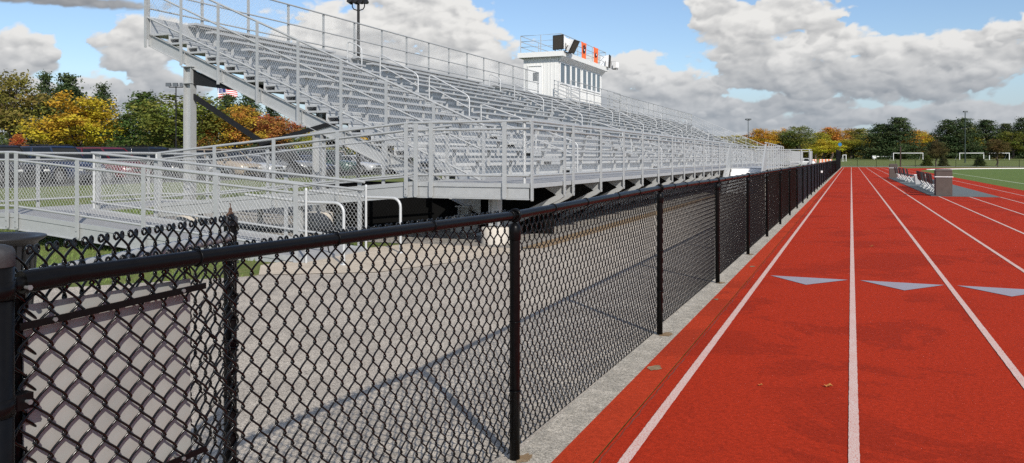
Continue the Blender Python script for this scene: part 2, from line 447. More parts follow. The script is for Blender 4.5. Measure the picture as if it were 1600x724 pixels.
flat('gravel_bed',[[(-5.02,12.2),(-5.02,92),(-17,92),(-17,12.2),(-7,12.2)]],M['gravel'],-.004)
flat('dirt_margin',[[(-4.66,12.4),(-4.7,40),(-4.7,90),(-5.02,90),(-5.08,40),(-5.02,12.3)]],M['dirt'],.004)
pad=[(-6.9,8.15),(-5.65,8.95),(-5.08,10.6),(-4.86,12.15),(-5.6,12.2),(-7.0,12.2),(-7.35,11.2),(-7.5,8.9)]
flat('concrete_pad',[pad],M['pad'],.008)
flat('mow_strip',[[(-1.55,.3),(-1.345,.3),(-1.345,140),(-1.55,140)]],M['strip'],.004)
b=MB()
for (x,y,r) in [(FX_+.02,p+.02,q) for FX_,p,q in ((-1.45,6.71,.085),(-1.44,9.76,.07),(-1.44,12.81,.07),(-1.50,3.66,.06))]+[(-1.27,5.62,.07),(-1.30,8.6,.04),(-1.24,11.4,.05)]:
    b.poly([(x+r*random.uniform(.6,1.15)*math.cos(a)*.75,y+r*random.uniform(.7,1.5)*math.sin(a)) for a in [2*PI*i/13 for i in range(13)]],.0078)
struct(b.build('dirt_patches',M['dirt']))
# running track: straight with its chute, far bend, infield
XI=7.25; YC=101.; RI=36.; CXc=XI+RI
XO=-1.345; RO=CXc-XO
arc=lambda R,a0,a1,n: [(CXc-R*math.cos(a0+(a1-a0)*i/n),YC+R*math.sin(a0+(a1-a0)*i/n)) for i in range(n+1)]
b=MB()
b.poly([(-1.155,-12),(XI,-12),(XI,101),(-1.155,101)],.002)
b.poly([(-1.155,101),(7.25,101),(7.25,141),(-1.155,141)],.002)
A=arc(RI,0,PI*.62,30); B=arc(RO,0,PI*.62,30)
cut=lambda p:p
for i in range(30):
    q=[A[i],A[i+1],B[i+1],B[i]]
    if min(p[0] for p in q)<7.25: q=[(max(p[0],7.25),p[1]) for p in q]
    if len({(round(p[0],3),round(p[1],3)) for p in q})>=3: b.poly(q[::-1],.0025)
track=struct(b.build('running_track',M['track']))
b=MB(); b.poly([(XO,-12),(-1.16,-12),(-1.16,141),(XO,141)],.004); b.build('track_edge',M['trackedge'],track)
b=MB()
yy=-2.; pts=[]
while yy<40:
    pts.append((-1.133+random.uniform(-.006,.006),yy,random.uniform(.0012,.0055))); yy+=.09
for i in range(len(pts)-1):
    a,c=pts[i],pts[i+1]; b.poly([(a[0]-a[2],a[1]),(a[0]+a[2],a[1]),(c[0]+c[2],c[1]),(c[0]-c[2],c[1])],.0045)
b.poly([(-1.14,40),(-1.125,40),(-1.125,141),(-1.14,141)],.0045)
b.build('track_seam',M['seam'],track)
LX=[-1.02+1.033*k for k in range(8)]
for k,x in enumerate(LX):
    b=MB(); yy=2.; last=None
    while yy<22:
        c=(x-.026+random.uniform(-.0016,.0012),x+.026+random.uniform(-.0012,.0016),yy)
        if last: b.poly([(last[0],last[2]),(last[1],last[2]),(c[1],c[2]),(c[0],c[2])],.0065)
        last=c; yy+=.03 if yy<12 else .08
    b.poly([(last[0],last[2]),(last[1],last[2]),(x+.026,139),(x-.026,139)],.0065); b.build('lane_line',M['line'],track)
for k in range(7):
    x=LX[k]
    b=MB(); b.poly([(x+.085,10.62),(x+.535,10.0),(x+.985,10.60)],.0065); b.build('exchange_mark',M['tri'],track)
b=MB(); b.poly([(-1.0,139.4),(6.2,139.4),(6.2,139.9),(-1.0,139.9)],.0065); b.build('finish_line',M['line'],track)
# infield
fo=[(XI,-12)]+[(p[0],p[1]) for p in arc(RI,0,PI*.62,30)]+[(120,110),(120,-12)]
b=MB(); b.poly(fo[::-1],.003); field=struct(b.build('playing_field',M['field']))
b=MB(); b.poly([(9.05,-12),(9.15,-12),(9.15,98),(9.05,98)],.008); b.build('side_line',M['grassline'],field)
ins=arc(RI-.15,.30,PI*.62,40); ous=arc(RI+.28,.30,PI*.62,40)
b=MB()
for i in range(40):
    b.hexa([(*ins[i],.003),(*ous[i],.003),(*ous[i+1],.003),(*ins[i+1],.003)],[(*ins[i],.09),(*ous[i],.09),(*ous[i+1],.09),(*ins[i+1],.09)])
b.build('white_kerb',M['whitepaint'],field)
flat('far_path',[[(-4,152),(260,152),(260,160),(-4,160)]],M['path'],.002)

# ------------------------------------------------------------------ chain link
def tube_np(P,r,n):
    """P (m,3) polyline -> verts, faces"""
    t=np.gradient(P,axis=0); t/=np.linalg.norm(t,axis=1)[:,None]
    y=np.array([0,1.,0]); a=np.cross(t,y); a/=np.linalg.norm(a,axis=1)[:,None]; q=np.cross(t,a)
    ang=2*PI*np.arange(n)/n
    v=P[:,None,:]+r*(np.cos(ang)[None,:,None]*a[:,None,:]+np.sin(ang)[None,:,None]*q[:,None,:])
    v=v.reshape(-1,3); m=len(P)
    i=np.arange(m-1)[:,None]*n; k=np.arange(n)[None,:]; k2=(k+1)%n
    f=np.stack([i+k,i+n+k,i+n+k2,i+k2],-1).reshape(-1,4)
    return v,f
def chain_data(name,L,H,W,dz,r,seg,sides,mat,over=.006,depth=.0055,knuckle=True,shear=0):
    K=max(2,int(round(H/dz))); nw=int(L/W)
    outs=[]
    for par in (0,1):
        pts=[]
        for k in range(K):
            for j in range(seg):
                t=j/seg; a=0 if (k+par)%2==0 else 1; bb=1-a
                tt=t if seg==1 else (1-math.cos(PI*t))/2*.25+t*.75
                x=(a+(bb-a)*tt)*(W+2*over)-over
                y=depth*math.sin(PI*t)*(1 if (k+par)%2==0 else -1)
                pts.append((x,y,(k+t)*dz))
        a=0 if (K+par)%2==0 else 1
        xe=a*(W+2*over)-over; pts.append((xe,0,K*dz))
        if knuckle:
            s=1 if a else -1
            q=.0078; pts+= [(xe+s*(q-q*math.cos(a_))*1.0,.004+.004*math.sin(a_/2),K*dz+.004+q*1.25*math.sin(a_)) for a_ in (.4,1.0,1.7,2.4,3.1,3.8,4.5,5.2,5.9)] if seg>3 else [(xe+s*.004,.006,K*dz+.012),(xe+s*.012,.010,K*dz+.010),(xe+s*.014,.004,K*dz-.006)]
            pts=[(pts[0][0]+(.01 if pts[0][0]>W/2 else -.01),.006,-.006)]+pts
        outs.append(tube_np(np.array(pts),r,sides))
    vs=[];fs=[];c=0
    for i in range(nw):
        v,f=outs[i%2]; v=v.copy(); v[:,0]+=i*W+(L-nw*W)/2
        vs.append(v); fs.append(f+c); c+=len(v)
    v=np.concatenate(vs); f=np.concatenate(fs)
    if shear: v[:,2]+=shear*v[:,0]
    me=bpy.data.meshes.new(name)
    me.vertices.add(len(v)); me.vertices.foreach_set('co',v.astype(np.float32).ravel())
    me.loops.add(len(f)*4); me.loops.foreach_set('vertex_index',f.astype(np.int32).ravel())
    me.polygons.add(len(f)); me.polygons.foreach_set('loop_start',np.arange(0,len(f)*4,4,dtype=np.int32)); 
    me.polygons.foreach_set('use_smooth',np.ones(len(f),dtype=bool))
    me.materials.append(mat); me.update(); me.validate()
    return me
def place(name,me,parent,loc,rz=0):
    o=link(name,me,parent); w=Vector(parent['_w']) if parent is not None and '_w' in parent else Vector((0,0,0))
    o.location=Vector(loc)-w; o.rotation_euler=(0,0,rz); return o

# ------------------------------------------------------------------ black fence
FX=-1.46; PY=[3.66+3.05*k for k in range(29)]
E0=V(-1.757,1.206,0)
NODE=[V({0:-1.525,1:-1.48}.get(k,FX),y,{0:1.203,1:1.232}.get(k,1.222)) for k,y in enumerate(PY)]
RZ0=1.203
fence=thing('chain_link_fence','long waist high black chain link fence running beside the red track','fence',tuple(E0))
d0=(V(NODE[0].x,NODE[0].y,0)-E0); L0=d0.length; d0.normalize(); n0=V(d0.y,-d0.x,0)      # along the first bay / towards the track
mp=lambda x,y,z: E0+d0*y+n0*x+V(0,0,z)
def onbay(b): b.v=[tuple(mp(*p)) for p in b.v]; return b
b=MB(); b.tube([mp(0,.085,RZ0)]+[V(p.x,p.y,p.z) for p in NODE]+[NODE[-1]+V(0,.05,0)],.0215,14)
b.tube([mp(0,.06,RZ0-.003),mp(0,.16,RZ0)],[.0265,.0262],14)
b.build('top_rail',M['vinyl'],fence)
# end post
b=MB(); b.lathe([(.0,0),(.040,0),(.040,1.262),(.0,1.262)],(0,0,0),28)
for z in (1.19,.93,.55,.2):
    b.lathe([(.040,z-.02),(.043,z-.02),(.043,z+.02),(.040,z+.02)],(0,0,0),28)
b.tube([(0,.035,1.195),(0,.085,1.20)],[.015,.018],10)
for z in (.93,.55): b.box(-.012,.018,.036,.078,z-.018,z+.018)
ep=onbay(b).build('end_post',M['vinyl'],fence)
b=MB(); b.lathe([(.0408,1.243),(.0418,1.245),(.0418,1.272),(.0405,1.278),(.035,1.286),(.023,1.291),(.011,1.293),(0,1.2935)],(0,0,0),28)
onbay(b).build('post_cap',M['capgrey'],ep)
for z in (1.19,.93,.55):
    b=MB(); b.tube([(.032,.062,z),(-.03,.062,z)],.0045,6); b.tube([(.033,.062,z),(.028,.062,z)],.0062,6); onbay(b).build('bolt',M['bolt'],ep)
# line posts
def line_post():
    b=MB(); b.lathe([(0,0),(.0255,0),(.0255,1.165)],(0,0,0),14)
    b.lathe([(.0255,1.10),(.0295,1.102),(.0295,1.165),(.022,1.178),(.012,1.185),(0,1.19)],(0,0,0),14)
    R=.0275
    b.tube([(R*math.cos(a),.0,1.222+R*math.sin(a)) for a in [2*PI*i/16 for i in range(16)]],.009,6,True)
    b.tube([(.027*math.cos(a),.027*math.sin(a),.70) for a in [2*PI*i/16 for i in range(16)]],.0022,5,True)
    b.tube([(.027*math.cos(a),.027*math.sin(a),.36) for a in [2*PI*i/16 for i in range(16)]],.0022,5,True)
    return b
lp=line_post().build('line_post',M['vinyl'],None); lp.parent=fence
for k,p in enumerate(NODE):
    o=lp if k==0 else lp.copy()
    if k: COL.objects.link(o)
    o.location=(p.x-E0.x,p.y-E0.y,p.z-1.222); o.rotation_euler=(random.uniform(-.006,.006),random.uniform(-.006,.006),0)
b=MB(); b.tube([(.0245*math.cos(a),0,.0245*math.sin(a)) for a in [2*PI*i/14 for i in range(14)]],.0026,5,True)
b.tube([(-.024,0,0),(-.034,.004,-.03),(-.03,.006,-.05)],.0022,5)
t0=b.build('rail_tie',M['vinyl'],None); t0.parent=fence
def rail_at(y):
    if y<NODE[0].y: t=(y-E0.y)/(NODE[0].y-E0.y); return E0.lerp(V(NODE[0].x,NODE[0].y,0),t)+V(0,0,RZ0)
    k=min(int((y-NODE[0].y)/3.05),len(NODE)-2); return NODE[k].lerp(NODE[k+1],(y-NODE[k].y)/3.05)
for i in range(40):
    o=t0 if i==0 else t0.copy()
    if i: COL.objects.link(o)
    p=rail_at(1.75+.61*i+random.uniform(-.06,.06)); o.location=p-E0; o.rotation_euler=(0,0,random.uniform(-.25,.25))
near0=chain_data('fence_mesh',L0-.07,1.165,.0355,.0448,.0034,7,6,M['wire'])
near=chain_data('fence_mesh',3.05,1.18,.0345,.0431,.0031,5,5,M['wire'])
mid=chain_data('fence_mesh',3.05,1.18,.0345,.0431,.0031,2,4,M['wire'])
farm=chain_data('fence_mesh',3.05,1.18,.0345,.0431,.0031,1,3,M['wire'])
o=link('mesh_panel',near0,fence); o.location=mp(-.032,.07,.05)-E0; o.rotation_euler=(0,0,math.atan2(d0.y,d0.x))
for k in range(28):
    o=link('mesh_panel',near if k<2 else (mid if k<7 else farm),fence); q=NODE[k+1]-NODE[k]
    o.location=V(NODE[k].x-.032-E0.x,NODE[k].y-E0.y,.05+NODE[k].z-1.222+random.uniform(-.004,.004)); o.rotation_euler=(random.uniform(-.006,.006),0,math.atan2(q.y,q.x))
# sign fixed to the fence
sg=thing('fence_sign','grey metal sign seen from behind, bolted inside the black fence mesh','sign',tuple(mp(-.05,.34,.6)))
sy0,sy1,sz0,sz1=.095,.578,.60,1.137; MX=-.032
b=MB(); ny,nz=10,8; vs=[];fs=[]
for f_ in (0,1):
    for j in range(nz+1):
        for i in range(ny+1):
            yy=sy0+(sy1-sy0)*i/ny; zz=sz0+(sz1-sz0)*j/nz
            vs.append((MX-.026+.004*f_+.004*math.sin(3.1*i/ny+1.2)*math.sin(2.5*j/nz),yy,zz))
q_=(ny+1)*(nz+1)
for j in range(nz):
    for i in range(ny):
        a_=j*(ny+1)+i; fs.append((a_+q_,a_+q_+1,a_+q_+ny+2,a_+q_+ny+1)); fs.append((a_,a_+ny+1,a_+ny+2,a_+1))
b.add(vs,fs,True); onbay(b).build('sign_plate',M['signback'],sg)
for zc_ in (1.104,.634):
    z0,z1=zc_-.0085,zc_+.0085
    b=MB(); b.hexa([(MX+.009,.07,z0-.010),(MX+.015,.07,z0-.010),(MX+.015,.60,z0+.012),(MX+.009,.60,z0+.012)],
                   [(MX+.009,.07,z1-.010),(MX+.015,.07,z1-.010),(MX+.015,.60,z1+.012),(MX+.009,.60,z1+.012)])
    st=onbay(b).build('clamp_strip',M['vinyl'],sg)
    for y in (.15,.52):
        z=zc_+(-.006 if y<.3 else .009)
        b=MB(); b.tube([(MX+.012,y,z),(MX+.020,y,z)],.0055,6); b.tube([(MX-.03,y,z),(MX+.012,y,z)],.003,6); onbay(b).build('bolt',M['bolt'],st)
# open gate behind
g0=mp(-.06,.055,0); g1=V(-2.13,2.36,0); gd=(g1-g0); gl=gd.length; ga=math.atan2(gd.y,gd.x)
gate=thing('fence_gate','open black chain link gate leaf with curled mesh tips and rusty hinge pin','gate',tuple(g0),ga)
b=MB()
b.tube([(0.04,0,.06),(0.04,0,1.21)],.021,10); b.build('gate_post',M['vinyl'],gate)
b=MB(); b.tube([(gl,0,.02),(gl,0,1.245)],.0235,12); b.build('gate_post',M['vinyl'],gate)
b=MB(); b.tube([(.04,0,1.195),(gl,0,1.195)],.0205,12); b.build('gate_rail',M['galv'],gate)
b=MB(); b.tube([(.04,0,.10),(gl-.02,0,.10)],.0205,10); b.build('gate_rail',M['galv'],gate)
gm=chain_data('gate_mesh',gl,1.19,.0345,.0431,.0036,5,6,M['wire'])
o=link('gate_mesh',gm,gate); o.location=(.0,-.028,.055)
b=MB()
rg=np.random.default_rng(3)
for i in range(26):   # loose wire wrapped round the free post
    z=.12+i*.043; p=rg.uniform(-.01,.01)
    b.tube([(gl+.029*math.cos(a),.029*math.sin(a),z+p+.012*math.sin(a*1.5+i)) for a in [2*PI*j/9 for j in range(9)]],.0027,4,True)
b.build('wire_wrap',M['wire'],gate)
b=MB(); b.lathe([(.027,1.235),(.027,1.262),(.022,1.268),(0,1.27)],(gl,0,0),14); b.build('post_collar',M['capgrey'],gate)
b=MB(); b.tube([(gl-.022,0,1.273),(gl-.008,0,1.280),(gl+.010,0,1.279),(gl+.020,0,1.272)],.006,7)
b.tube([(gl+.0+.008*math.cos(a),0,1.290+.008*math.sin(a)) for a in [2*PI*i/10 for i in range(10)]],.0035,6,True)
b.tube([(gl+.002,0,1.298),(gl+.001,0,1.312),(gl-.005,0,1.318)],.0018,6); b.build('hinge_pin',M['rust'],gate)

# waste bin behind the end post
bin_=thing('waste_bin','black slatted waste bin with flared rim standing behind the fence end post','bin',(-5.88,4.03,0))
c=(-5.88,4.03,0)
b=MB(); b.lathe([(.20,.05),(.22,.08),(.255,.80)],c,24); b.lathe([(.22,.79),(.265,.80),(.30,.86),(.345,.885),(.35,.90),(.335,.905),(.28,.895),(.22,.86)],c,32); b.build('bin_body',M['bin'],bin_)
for i in range(24):
    a=2*PI*i/24; b=MB(); b.bar((c[0]+.235*math.cos(a),c[1]+.235*math.sin(a),.05),(c[0]+.285*math.cos(a),c[1]+.285*math.sin(a),.86),.035,.008,(math.cos(a),math.sin(a),0)); b.build('slat',M['bin'],bin_)

# ------------------------------------------------------------------ bleachers
T,R=.567,.245; X0=-7.1; Z0=1.05; NR=15; YA,YB=14.6,86.8
XB=X0-NR*T
nos=lambda x: Z0-(R/T)*(x-X0)
FXB=-4.9; YN=12.4; PIT=1.84
bl=thing('bleachers','long silver aluminium bleachers with fifteen tiered seat rows above the fence','bleachers',(-10,50,0))
AIS=[22.4+11.3*i for i in range(6)]; HA=.65
segs=[]; y=YA+1.15
for a in AIS: segs.append((y,a-HA)); y=a+HA
segs.append((y,YB-1.15))
FARSEAT=MB(); FARSUP=MB(); NEARSUP=[]
for k in range(NR):
    xf=X0-k*T; z=Z0+k*R
    b=MB(); b.box(xf-T+.006,xf-T/2-.004,YA,YB,z-.045,z); b.box(xf-T/2+.004,xf,YA,YB,z-.045,z)
    b.box(xf-.004,xf+.006,YA+.002,YB-.002,z-.055,z-.003)
    b.build('foot_board',M['alu'],bl)
    if k>0:
        b=MB(); b.box(xf-.024,xf-.012,YA+.01,YB-.01,z-R+.002,z-.047); b.build('riser_board',M['alu2'],bl)
    for si,(ya,yb) in enumerate(segs):
        b=MB() if si<6 else FARSEAT
        b.box(xf-.53,xf-.405,ya,yb,z+.387,z+.43); b.box(xf-.398,xf-.27,ya,yb,z+.387,z+.43)
        b.box(xf-.535,xf-.265,ya-.004,ya+.02,z+.380,z+.433); b.box(xf-.535,xf-.265,yb-.02,yb+.004,z+.380,z+.433)
        b.box(xf-.275,xf-.266,ya+.02,yb-.02,z+.375,z+.428)
        if si<6: b.build('seat_plank',M['alu'],bl)
        nb=max(2,int(round((yb-ya)/1.83))+1)
        for i in range(nb):
            yy=ya+.22+(yb-ya-.44)*i/(nb-1)
            b=MB() if (si==0 and len(NEARSUP)<90) else FARSUP
            b.prism([(xf-.50,yy-.018,z+.385),(xf-.31,yy-.018,z+.385),(xf-.40,yy-.018,z+.345),(xf-.41,yy-.018,z+.002),(xf-.48,yy-.018,z+.002),(xf-.47,yy-.018,z+.345)],(0,.036,0))
            if b is not FARSUP: NEARSUP.append(b.build('seat_support',M['alu'],bl))
FARSEAT.build('seat_plank',M['alu'],bl)['kind']='stuff'
FARSUP.build('seat_support',M['pipe'],bl)['kind']='stuff'
# aisle half steps
for a0,a1 in [(YA+.03,YA+1.12)]+[(a-.55,a+.55) for a in AIS]+[(YB-1.12,YB-.03)]:
    b=MB()
    for k in range(NR-1):
        x=X0-(k+1)*T; z=Z0+k*R+R/2
        b.box(x+.012,x+.285,a0,a1,z-.035,z); b.box(x+.262,x+.276,a0+.01,a1-.01,z-R/2+.002,z-.036)
    b.build('aisle_steps',M['alu'],bl)
# aisle hand rails
def tread(x):
    k=int((X0-x)/T); return Z0+max(0,min(NR-1,k))*R
def loop(xa,xb,y):
    za,zb=tread(xa),tread(xb); h=.88; r=.13
    sl=(zb-za)/(xb-xa)
    p=[(xa,y,za),(xa,y,za+h-r)]
    for i in range(1,5): a=PI/2*i/4; p.append((xa+r*(1-math.cos(a)),y,za+h-r+r*math.sin(a)*.9+sl*r*(1-math.cos(a))))
    for i in range(0,5): a=PI/2*i/4; p.append((xb-r*(1-math.sin(a)),y,zb+h-r+r*math.cos(a)*.9-sl*r*(1-math.sin(a))))
    p.append((xb,y,zb))
    b=MB(); b.tube(p,.022,8); b.tube([(xa,y,za+.5),(xb,y,zb+.5)],.017,7); b.build('aisle_handrail',M['pipe'],bl)
for a in AIS:
    for xa,xb in ((-15.3,-14.75),(-14.05,-12.65),(-12.25,-10.85),(-10.45,-9.05),(-8.65,-7.35)): loop(xa,xb,a)
# stringers, columns, braces
BY=[YA+.06+5.13*i for i in range(15)]
for i,y in enumerate(BY):
    b=MB(); x1,x2=X0+.25,XB-.12
    zt=lambda x: nos(x)-R-.02; d=.30
    b.prism([(x1,y-.008,zt(x1)),(x2,y-.008,zt(x2)),(x2,y-.008,zt(x2)-d),(x1,y-.008,zt(x1)-d)],(0,.016,0))
    for zo in (0,-d):
        b.prism([(x1,y-.06,zt(x1)+zo),(x2,y-.06,zt(x2)+zo),(x2,y-.06,zt(x2)+zo-.014),(x1,y-.06,zt(x1)+zo-.014)],(0,.12,0))
    for px_ in [-15.7+1.132*j for j in range(8)]:
        b.box(px_-.005,px_+.005,y-.058,y+.058,zt(px_)-d+.014,zt(px_)-.012)
    b.build('stringer',M['galv'],bl)
    for xc in (-14.45,-10.75,-7.2):
        zc=zt(xc)-d-.02
        b=MB(); b.box(xc-.11,xc-.096,y-.095,y+.095,0,zc); b.box(xc+.096,xc+.11,y-.095,y+.095,0,zc); b.box(xc-.095,xc+.095,y-.006,y+.006,0,zc)
        b.box(xc-.16,xc+.16,y-.12,y+.12,zc-.012,zc+.012); b.box(xc-.17,xc+.17,y-.15,y+.15,.30,.33)
        if xc<-14: b.box(xc-.13,xc+.13,y-.11,y+.11,zc-.40,zc-.385)
        cl=b.build('column',M['galv'] if (i==0 or xc<-14) else M['steeldark'],bl)  # inner columns take a darker colour for the shade under the deck
        b=MB(); b.lathe([(.30,0),(.30,.28),(.26,.30),(0,.30)],(xc,y,0),18); b.build('footing',M['concrete_foot'],cl)
    if i%2==0 or i<2:
        b=MB(); b.bar((-14.36,y+.02,2.95),(-10.85,y+.02,1.02),.05,.12); b.build('brace',M['steeldark'],bl)
        b=MB(); b.bar((-10.2,y-.03,2.28),(-12.35,y-.03,1.80),.05,.09); b.build('brace',M['steeldark'],bl)
        b=MB(); b.prism([(-14.34,y-.004,zt(-14.34)-d-.04),(-14.34,y-.004,zt(-14.34)-d-.40),(-13.05,y-.004,zt(-13.05)-d-.02)],(0,.008,0)); b.build('knee_plate',M['steeldark'],bl)
# long beams under the deck
for xc,zb in ((-14.45,0),(-10.75,0)):
    b=MB(); zc=nos(xc)-R-.46; b.box(xc-.05,xc+.05,YA+.4,YB-.4,zc-.2,zc); b.build('cross_beam',M['steeldark'],bl)
# side guards (near and far end)
for sy,det in ((YA-.03,True),(YB+.03,False)):
    top=MB()
    xa,xb=-6.72,-15.72
    for dz,r in ((1.24,.024),(.74,.02),(.12,.022)):
        top.tube([(xa if dz<1 else xa+.0,sy,nos(xa)+dz),(xb,sy,nos(xb)+dz)],r,8)
    sgd=top.build('side_guardrail',M['galv'] if det else M['pipe'],bl)
    for j in range(9):
        x=-15.72+1.125*j; b=MB(); b.box(x-.028,x+.028,sy-.062,sy-.024,nos(x)-.62 if j<8 else Z0,nos(x)+1.24); b.build('post',M['galv'],sgd)
    me=chain_data('guard_mesh',9.0,1.10,.036,.05,.0019 if det else .0017,2 if det else 1,3,M['galvwire'],depth=.004,knuckle=False,shear=R/T)
    o=place('guard_mesh',me,sgd,(-6.72,sy,nos(-6.72)+.13),PI)
# back guard
def back_guard(y0,y1,x=XB-.06,z=6.12):
    b=MB(); b.tube([(x,y0,z),(x,y1,z)],.024,8); b.tube([(x,y0,z-.58),(x,y1,z-.58)],.02,8); b.tube([(x,y0,z-1.02),(x,y1,z-1.02)],.02,8)
    gr=b.build('back_guardrail',M['galv'],bl)
    n=max(1,int(round((y1-y0)/1.76)))
    for i in range(n+1):
        y=y0+(y1-y0)*i/n; b=MB(); b.box(x-.06,x-.025,y-.04,y+.04,z-1.75,z+.01); b.build('post',M['galv'],gr)
    L=(y1-y0)/n
    me=chain_data('guard_mesh',L,1.0,.036,.05,.0022,1,3,M['galvwire'],depth=.003,knuckle=False)
    for i in range(n): place('guard_mesh',me,gr,(x,y0+L*i,z-1.01),PI/2)
back_guard(YA,41.0); back_guard(56.2,YB)
b=MB(); b.box(XB-.03,XB-.018,YA,YB,Z0+(NR-1)*R-.05,Z0+(NR-1)*R+.40); b.build('back_board',M['alu'],bl)
def slope_guard(y,x0,x1,zt):
    b=MB()
    for i in range(5): b.tube([(x0,y,zt-.22*i),(x1,y,zt-.22*i-(x1-x0)*R/T)],.018,7)
    g=b.build('portal_guardrail',M['pipe'],bl)
    for x in (x0,x1,(x0+x1)/2):
        z=zt-(x-x0)*R/T; b=MB(); b.box(x-.025,x+.025,y+.02,y+.05,z-1.2,z+.02); b.build('post',M['galv'],g)
slope_guard(43.0,-15.5,-14.0,5.9); slope_guard(44.2,-15.7,-14.4,5.95); slope_guard(55.0,-15.7,-14.2,5.9)
def pb_guard():
    x=-14.9; z=5.95
    b=MB()
    for q in (0,-.5,-.95): b.tube([(x,44.3,z+q),(x,55,z+q)],.022,8)
    g=b.build('front_box_guardrail',M['galv'],bl)
    for i in range(8):
        y=44.3+10.7*i/7; b=MB(); b.box(x-.05,x-.023,y-.035,y+.035,z-1.2,z+.01); b.build('post',M['galv'],g)
pb_guard()
# walkway
b=MB(); 
for i in range(4): 
    xx=X0+.004+.55*i; b.box(xx,xx+.54,14.3 if i>=0 else 0,YB,Z0-.05,Z0)
b.build('walkway_deck',M['deckalu'],bl)
b=MB(); b.box(X0+.02,FXB,YN,14.294,Z0-.05,Z0-.002); b.build('corner_platform',M['deckalu'],bl)
b=MB(); b.box(FXB-.05,FXB-.006,YN+.05,YB,Z0-.075,Z0-.052); b.box(FXB-.004,FXB+.012,YN,YB,Z0-.07,Z0+.008); b.build('deck_edge',M['alu'],bl)
b=MB(); b.box(X0+.05,FXB-.01,YN-.008,YN+.006,Z0-.24,Z0-.062); b.box(X0+.05,FXB-.01,YN-.01,YN+.05,Z0-.262,Z0-.242); b.box(X0+.05,FXB+.01,YN-.03,YN-.01,Z0-.058,Z0+.012); b.build('end_beam',M['galv'],bl)
FY=[YN,14.05,14.55]+[14.55+PIT*i for i in range(1,40)]
FY=[y for y in FY if y<=YB]
b=MB()
for z,r in ((2.10,.025),(1.97,.021),(1.19,.021)): b.tube([(FXB+.005,YN,z),(FXB+.005,YB,z)],r,8)
fg=b.build('front_guardrail',M['galv'],bl)
for y in FY:
    b=MB()
    b.prism([(FXB+.03,y-.036,.80),(FXB+.03,y-.026,.772),(FXB+.03,y+.026,.772),(FXB+.03,y+.036,.80),(FXB+.03,y+.036,2.085),(FXB+.03,y-.036,2.085)],(.028,0,0))
    b.build('post',M['galv'],fg)
    b=MB(); yb=y
    if y==YN: continue
    b.prism([(FXB+.026,yb+.032,.965),(FXB+.026,yb+.032,.775),(FXB-.10,yb+.032,.775),(FXB-.42,yb+.032,.965)],(0,.010,0))
    b.prism([(FXB+.026,yb-.035,.80),(FXB-.02,yb-.035,.84),(FXB-1.75,yb-.035,.02),(FXB-1.75,yb-.035,-.10),(FXB-.05,yb-.035,.715),(FXB+.026,yb-.035,.772)],(0,.008,0))
    b.prism([(FXB+.028,yb-.026,.772),(FXB-.05,yb-.026,.715),(FXB-1.75,yb-.026,-.10),(FXB-1.75,yb-.026,-.088),(FXB-.05,yb-.026,.727),(FXB+.028,yb-.026,.784)],(0,.07,0))
    b.build('walkway_bracket',M['galv'],bl)
    b=MB()
    for z in (.845,.945): b.tube([(FXB+.058,y,z),(FXB+.068,y,z)],.010,6)
    b.build('bolt',M['bolt'],fg)
fm=chain_data('guard_mesh',PIT-.07,.76,.036,.05,.0021,2,3,M['galvwire'],depth=.004,knuckle=False)
fm2=chain_data('guard_mesh',PIT-.07,.76,.036,.05,.0021,1,3,M['galvwire'],depth=.004,knuckle=False)
m1=chain_data('guard_mesh',14.05-YN-.05,.76,.036,.05,.0025,2,3,M['galvwire'],depth=.004,knuckle=False)
place('guard_mesh',m1,fg,(FXB-.01,YN+.03,1.20),PI/2)
for i in range(2,len(FY)-1): place('guard_mesh',fm if i<8 else fm2,fg,(FXB-.01,FY[i]+.035,1.20),PI/2)
b=MB(); b.prism([(-5.35,YA+.24,0),(-10.9,YA+.24,0),(-10.9,YA+.24,.98),(-7.0,YA+.24,.98),(-5.35,YA+.24,.93)],(0,.01,0)); b.build('skirt_cloth',M['skirtcloth'],bl)
b=MB(); b.box(-6.42,-6.41,YA+.26,YB,0,.95); b.build('skirt_cloth',M['skirtcloth'],bl)
b=MB(); xc,yc=-5.72,12.85; b.box(xc-.09,xc-.078,yc-.085,yc+.085,.30,.785); b.box(xc+.078,xc+.09,yc-.085,yc+.085,.30,.785); b.box(xc-.077,xc+.077,yc-.005,yc+.005,.30,.785)
cc=b.build('column',M['galv'],bl)
b=MB(); b.lathe([(.25,0),(.25,.27),(.235,.30),(0,.302)],(xc,yc,-.02),20); b.build('footing',M['concrete_foot'],cc)
# near end guard of the corner platform
b=MB()
for z,r in ((2.10,.025),(1.97,.021),(1.19,.021)): b.tube([(FXB+.005,YN-.012,z),(X0+.02,YN-.012,z)],r,8)
eg=b.build('end_guardrail',M['galv'],bl)
for x in (-5.33,-6.72,-7.02):
    b=MB(); b.prism([(x-.036,YN-.04,.83),(x-.026,YN-.04,.80),(x+.026,YN-.04,.80),(x+.036,YN-.04,.83),(x+.036,YN-.04,2.085),(x-.036,YN-.04,2.085)],(0,-.026,0)); b.build('post',M['galv'],eg)
b=MB(); b.tube([(FXB-.1,YN+.02,Z0),(FXB-.1,YN+.02,2.1)],.026,9); b.build('round_post',M['pipe'],eg)
place('guard_mesh',chain_data('guard_mesh',2.1,.76,.036,.05,.0025,3,4,M['galvwire'],depth=.004,knuckle=False),eg,(X0+.05,YN-.005,1.20),0)
